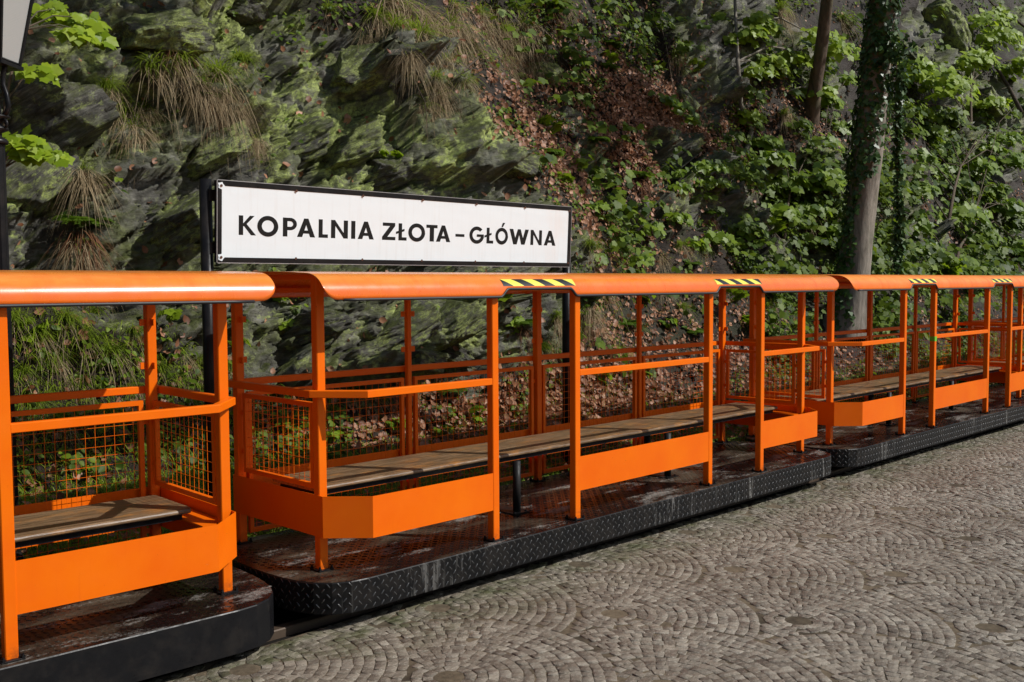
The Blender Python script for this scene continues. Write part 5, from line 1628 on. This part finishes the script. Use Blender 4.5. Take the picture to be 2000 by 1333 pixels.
def dead_limb(name, label, pts, off, r0):
    P = []
    for (px, py) in pts:
        h = on_cliff(px, py); d = ray(px, py)
        P.append(CAM + d * ((np.array(h[0]) - CAM) @ d - off if h else 20))
    root = empty(name, tuple(P[0])); tag(root, label, 'branch')
    m = MB(); n = len(P)
    m.tube([Vector(p - P[0]) for p in P], [r0 * (1 - .6 * i / (n - 1)) for i in range(n)], 7)
    obj('limb', m.mesh('limb', True), M['bark_dark'], root)
    rg = random.Random(len(label)); m = MB()
    for i in range(1, n - 1):
        d = Vector((rg.uniform(-.4, .4), rg.uniform(-.3, .1), rg.uniform(-.2, .5)))
        m.tube([Vector(P[i] - P[0]), Vector(P[i] - P[0]) + d * .6, Vector(P[i] - P[0]) + d], [r0 * .35, r0 * .25, r0 * .1], 5)
    obj('side_twig', m, M['bark_dark'], root, kind='stuff')
dead_limb('fallen_limb', 'dark bare limb leaning down the rock at the upper right', [(1995, 220), (1970, 170), (1945, 130), (1930, 60), (1918, -20)], .9, .06)
dead_limb('fallen_limb', 'thin dark branch slanting across the top right corner', [(2030, 75), (1985, 40), (1940, 10), (1900, -30)], 1.0, .05)
dead_limb('dead_branch', 'short pale dead branch lying on rock above the sign', [(940, 108), (915, 130), (895, 148), (880, 160)], .12, .012)
dead_limb('dead_branch', 'thin bare twig hanging down the rock above the sign', [(735, 75), (790, 120), (830, 200), (835, 250)], .1, .008)
dead_limb('dead_branch', 'long thin bare stem hanging left of the sign', [(395, 170), (400, 230), (398, 290), (415, 350)], .12, .006)

# ------------------------------------------------------------------ ground cover on the slope
def ground_cover():
    rg = np.random.default_rng(77)
    nx_ = len(CP)
    Pp = project(CP)
    vis = (Pp[:, 2] > 0) & (Pp[:, 0] > -250) & (Pp[:, 0] < 2250) & (Pp[:, 1] > -200) & (Pp[:, 1] < 1100)
    x, y, z = CP.T
    # fallen leaves: slope right of the sign, and ledges elsewhere
    n1 = fbm(CP * 0.9 + 3, 4, 91)
    soft = 1 - CROCK
    bx = np.exp(-((Pp[:, 0] - 1270) / 210) ** 2 - ((Pp[:, 1] - 255) / 110) ** 2)
    b2 = np.exp(-((Pp[:, 0] - 1000) / 260) ** 2 - ((Pp[:, 1] - 800) / 70) ** 2)
    b3 = np.exp(-((Pp[:, 0] - 1330) / 230) ** 2 - ((Pp[:, 1] - 690) / 100) ** 2)
    w = vis * (0.9 * soft * b3 + 0.10 * soft * (n1 > -.15) + 3.2 * soft * bx + 2.4 * soft * b2 + 0.02 + 0.25 * soft * sstep(7, 9, x) * (n1 > .0))
    w = w * (z < 8)
    w = w / w.sum()
    N = 38000
    idx = rg.choice(nx_, N, p=w)
    P = CP[idx] + rg.normal(0, .02, (N, 3))
    nn = CN0[idx] + rg.normal(0, .45, (N, 3))
    P = P + CN0[idx] * rg.uniform(.0, .035, N)[:, None]
    v, f, r_ = scatter(DEAD_V, DEAD_F, P, frames(nn, rg.normal(0, 1, (N, 3))), rg.uniform(.035, .085, N), np.clip(rg.normal(.45, .3, N), 0, 1))
    o = obj('leaf_litter', arr_mesh('leaf_litter', v, f, r_), M['litter'], kind='stuff'); tag(o, 'brown fallen leaves lying over the slope', 'leaves')
    # low green plants
    n2 = fbm(CP * 1.1 + 8, 4, 95)
    dens = soft * (n2 > .04) * np.clip(1.2 - 1.5 * bx - .8 * b2, .05, 2) + .12 * CROCK * (n2 > .22)
    dens = dens * (1 + 2.2 * sstep(9, 13, x)) * (.45 + .55 * sstep(3.4, 4.6, x))
    w = vis * dens; w = w / w.sum()
    C = 11000
    idx = rg.choice(nx_, C, p=w)
    k = 6
    base = np.repeat(CP[idx], k, 0); n0 = np.repeat(CN0[idx], k, 0)
    sc = np.repeat(rg.uniform(.6, 1.25, C), k) * (1 + .5 * sstep(10, 16, base[:, 0]))
    N = C * k
    a = rg.uniform(0, 6.28, N)
    up = unit(n0 * .6 + np.array([0, -.1, .8]))
    P = base + up * (rg.uniform(.02, .13, N) * sc)[:, None] + np.stack([np.cos(a), np.sin(a), 0 * a], 1) * (rg.uniform(.01, .07, N) * sc)[:, None]
    hd = np.stack([np.cos(a), np.sin(a) - .3, -.3 + 0 * a], 1)
    nn = up + rg.normal(0, .35, (N, 3)) + np.array([0, -.25, 0])
    v, f, r_ = scatter(OVAL_V * np.array([1.35, 1, 1]), OVAL_F, P, frames(nn, hd), rg.uniform(.030, .062, N) * sc, np.clip(rg.normal(.45, .3, N), 0, 1))
    o = obj('undergrowth', arr_mesh('undergrowth', v, f, r_), M['shrub'], kind='stuff'); tag(o, 'low leafy undergrowth covering the slope', 'plants')
    # larger leaves of the maple thicket towards the right
    w = vis * (z > .6) * (sstep(8.6, 11.5, x) * (n2 > .06) * (1 - np.clip(bx * 1.6, 0, 1)) + .05 * soft * sstep(6.5, 8.5, x)); w = w / w.sum()
    C = 1500; k = 7
    idx = rg.choice(nx_, C, p=w)
    base = np.repeat(CP[idx], k, 0); n0 = np.repeat(CN0[idx], k, 0); N = C * k
    a = rg.uniform(0, 6.28, N); hgt = np.repeat(rg.uniform(.08, .55, C), k)
    P = base + (n0 * .7 + np.array([0, 0, .7])) * hgt[:, None] + np.stack([np.cos(a), np.sin(a), rg.normal(0, .3, N)], 1) * rg.uniform(.04, .16, N)[:, None]
    hd = np.stack([np.cos(a), np.sin(a) - .3, -.5 + 0 * a], 1)
    nn = np.stack([.3 * np.cos(a) - .2, .3 * np.sin(a) - .7, .75 + 0 * a], 1) + rg.normal(0, .3, (N, 3))
    v, f, r_ = scatter(MAPLE_V, MAPLE_F, P, frames(nn, hd), rg.uniform(.06, .12, N) * (1 + .35 * sstep(12, 18, base[:, 0])), np.clip(rg.normal(.45, .3, N), 0, 1))
    o = obj('maple_undergrowth', arr_mesh('maple_undergrowth', v, f, r_), M['shrub'], kind='stuff'); tag(o, 'thicket of young maple leaves on the right slope', 'plants')
    # loose blades of grass all over the bank
    w = vis * soft * (n2 > -.35) * (z < 2.4) ; w = w / w.sum()
    w = w * (1 + 2.5 * sstep(4.6, 3.6, x)); w = w / w.sum()
    N = 20000
    idx = rg.choice(nx_, N, p=w)
    d = unit(CN0[idx] * .5 + np.array([0, -.2, .8]) + rg.normal(0, .35, (N, 3)))
    v, f, r_ = blades(CP[idx], d, rg.uniform(.07, .24, N), rg.uniform(.0022, .0042, N), rg.uniform(.5, 1.1, N), rg.uniform(0, 1, N), 3)
    o = obj('bank_grass', arr_mesh('bank_grass', v, f, r_), M['bank'], kind='stuff'); tag(o, 'thin grass scattered over the bank', 'grass')
    # short lawn on the verge behind the train
    N = 44000
    lawn = np.where((z > .15) & (z < .48) & (y > 5.455) & (x > -1) & (x < 22))[0]
    idx = rg.choice(lawn, N)
    t = rg.uniform(0, 1, N)
    b = CP[idx] + np.stack([rg.normal(0, .02, N), rg.normal(0, .02, N), -.012 + 0 * t], 1)
    d = unit(np.stack([rg.normal(0, .35, N), rg.normal(0, .35, N), 1 + 0 * t], 1))
    v, f, r_ = blades(b, d, rg.uniform(.03, .085, N), rg.uniform(.0025, .0045, N), rg.uniform(.1, .6, N), np.clip(rg.normal(.75, .25, N), 0, 1), 2)
    o = obj('verge_grass', arr_mesh('verge_grass', v, f, r_), M['lawn'], kind='stuff'); tag(o, 'short green grass on the verge behind the train', 'grass')
ground_cover()

# ------------------------------------------------------------------ labels of the many plants: zone of the picture, then place from the left
ZONES = [(lambda x, y: y < 525 and x < 400, 'on the rock left of the sign'), (lambda x, y: y < 525 and x < 860, 'above the left half of the sign'), (lambda x, y: y < 525 and x < 1120, 'above the right half of the sign'),
         (lambda x, y: y < 525 and x < 1500, 'on the slope right of the sign'), (lambda x, y: y < 525 and x < 1700, 'just left of the ivy trunk'),
         (lambda x, y: y < 525, 'right of the ivy trunk'), (lambda x, y: x < 470, 'on the bank behind the left car'), (lambda x, y: x < 1600, 'on the bank behind the middle car'), (lambda x, y: True, 'behind the right car')]
ORD = ['leftmost', 'second from left', 'third from left', 'fourth from left', 'fifth from left', 'sixth from left', 'seventh from left', 'eighth from left', 'ninth from left', 'tenth from left', 'eleventh from left', 'twelfth from left', 'thirteenth from left', 'fourteenth from left', 'fifteenth from left', 'sixteenth from left', 'seventeenth from left', 'eighteenth from left', 'nineteenth from left', 'twentieth from left', 'twenty-first from left', 'twenty-second from left']
buckets = {}
for p in PLANTS:
    z = next(t for fn, t in ZONES if fn(p[3], p[4]))
    buckets.setdefault((p[1], p[2], z), []).append(p)
for (kd, adj, z), L in buckets.items():
    L.sort(key=lambda p: p[3])
    for i, p in enumerate(L):
        nm = adj if kd in adj else adj + ' ' + kd
        tag(p[0], ('%s %s' % (nm, z)) if len(L) == 1 else '%s %s, %s' % (nm, z, ORD[min(i, 21)]), p[5], p[6])
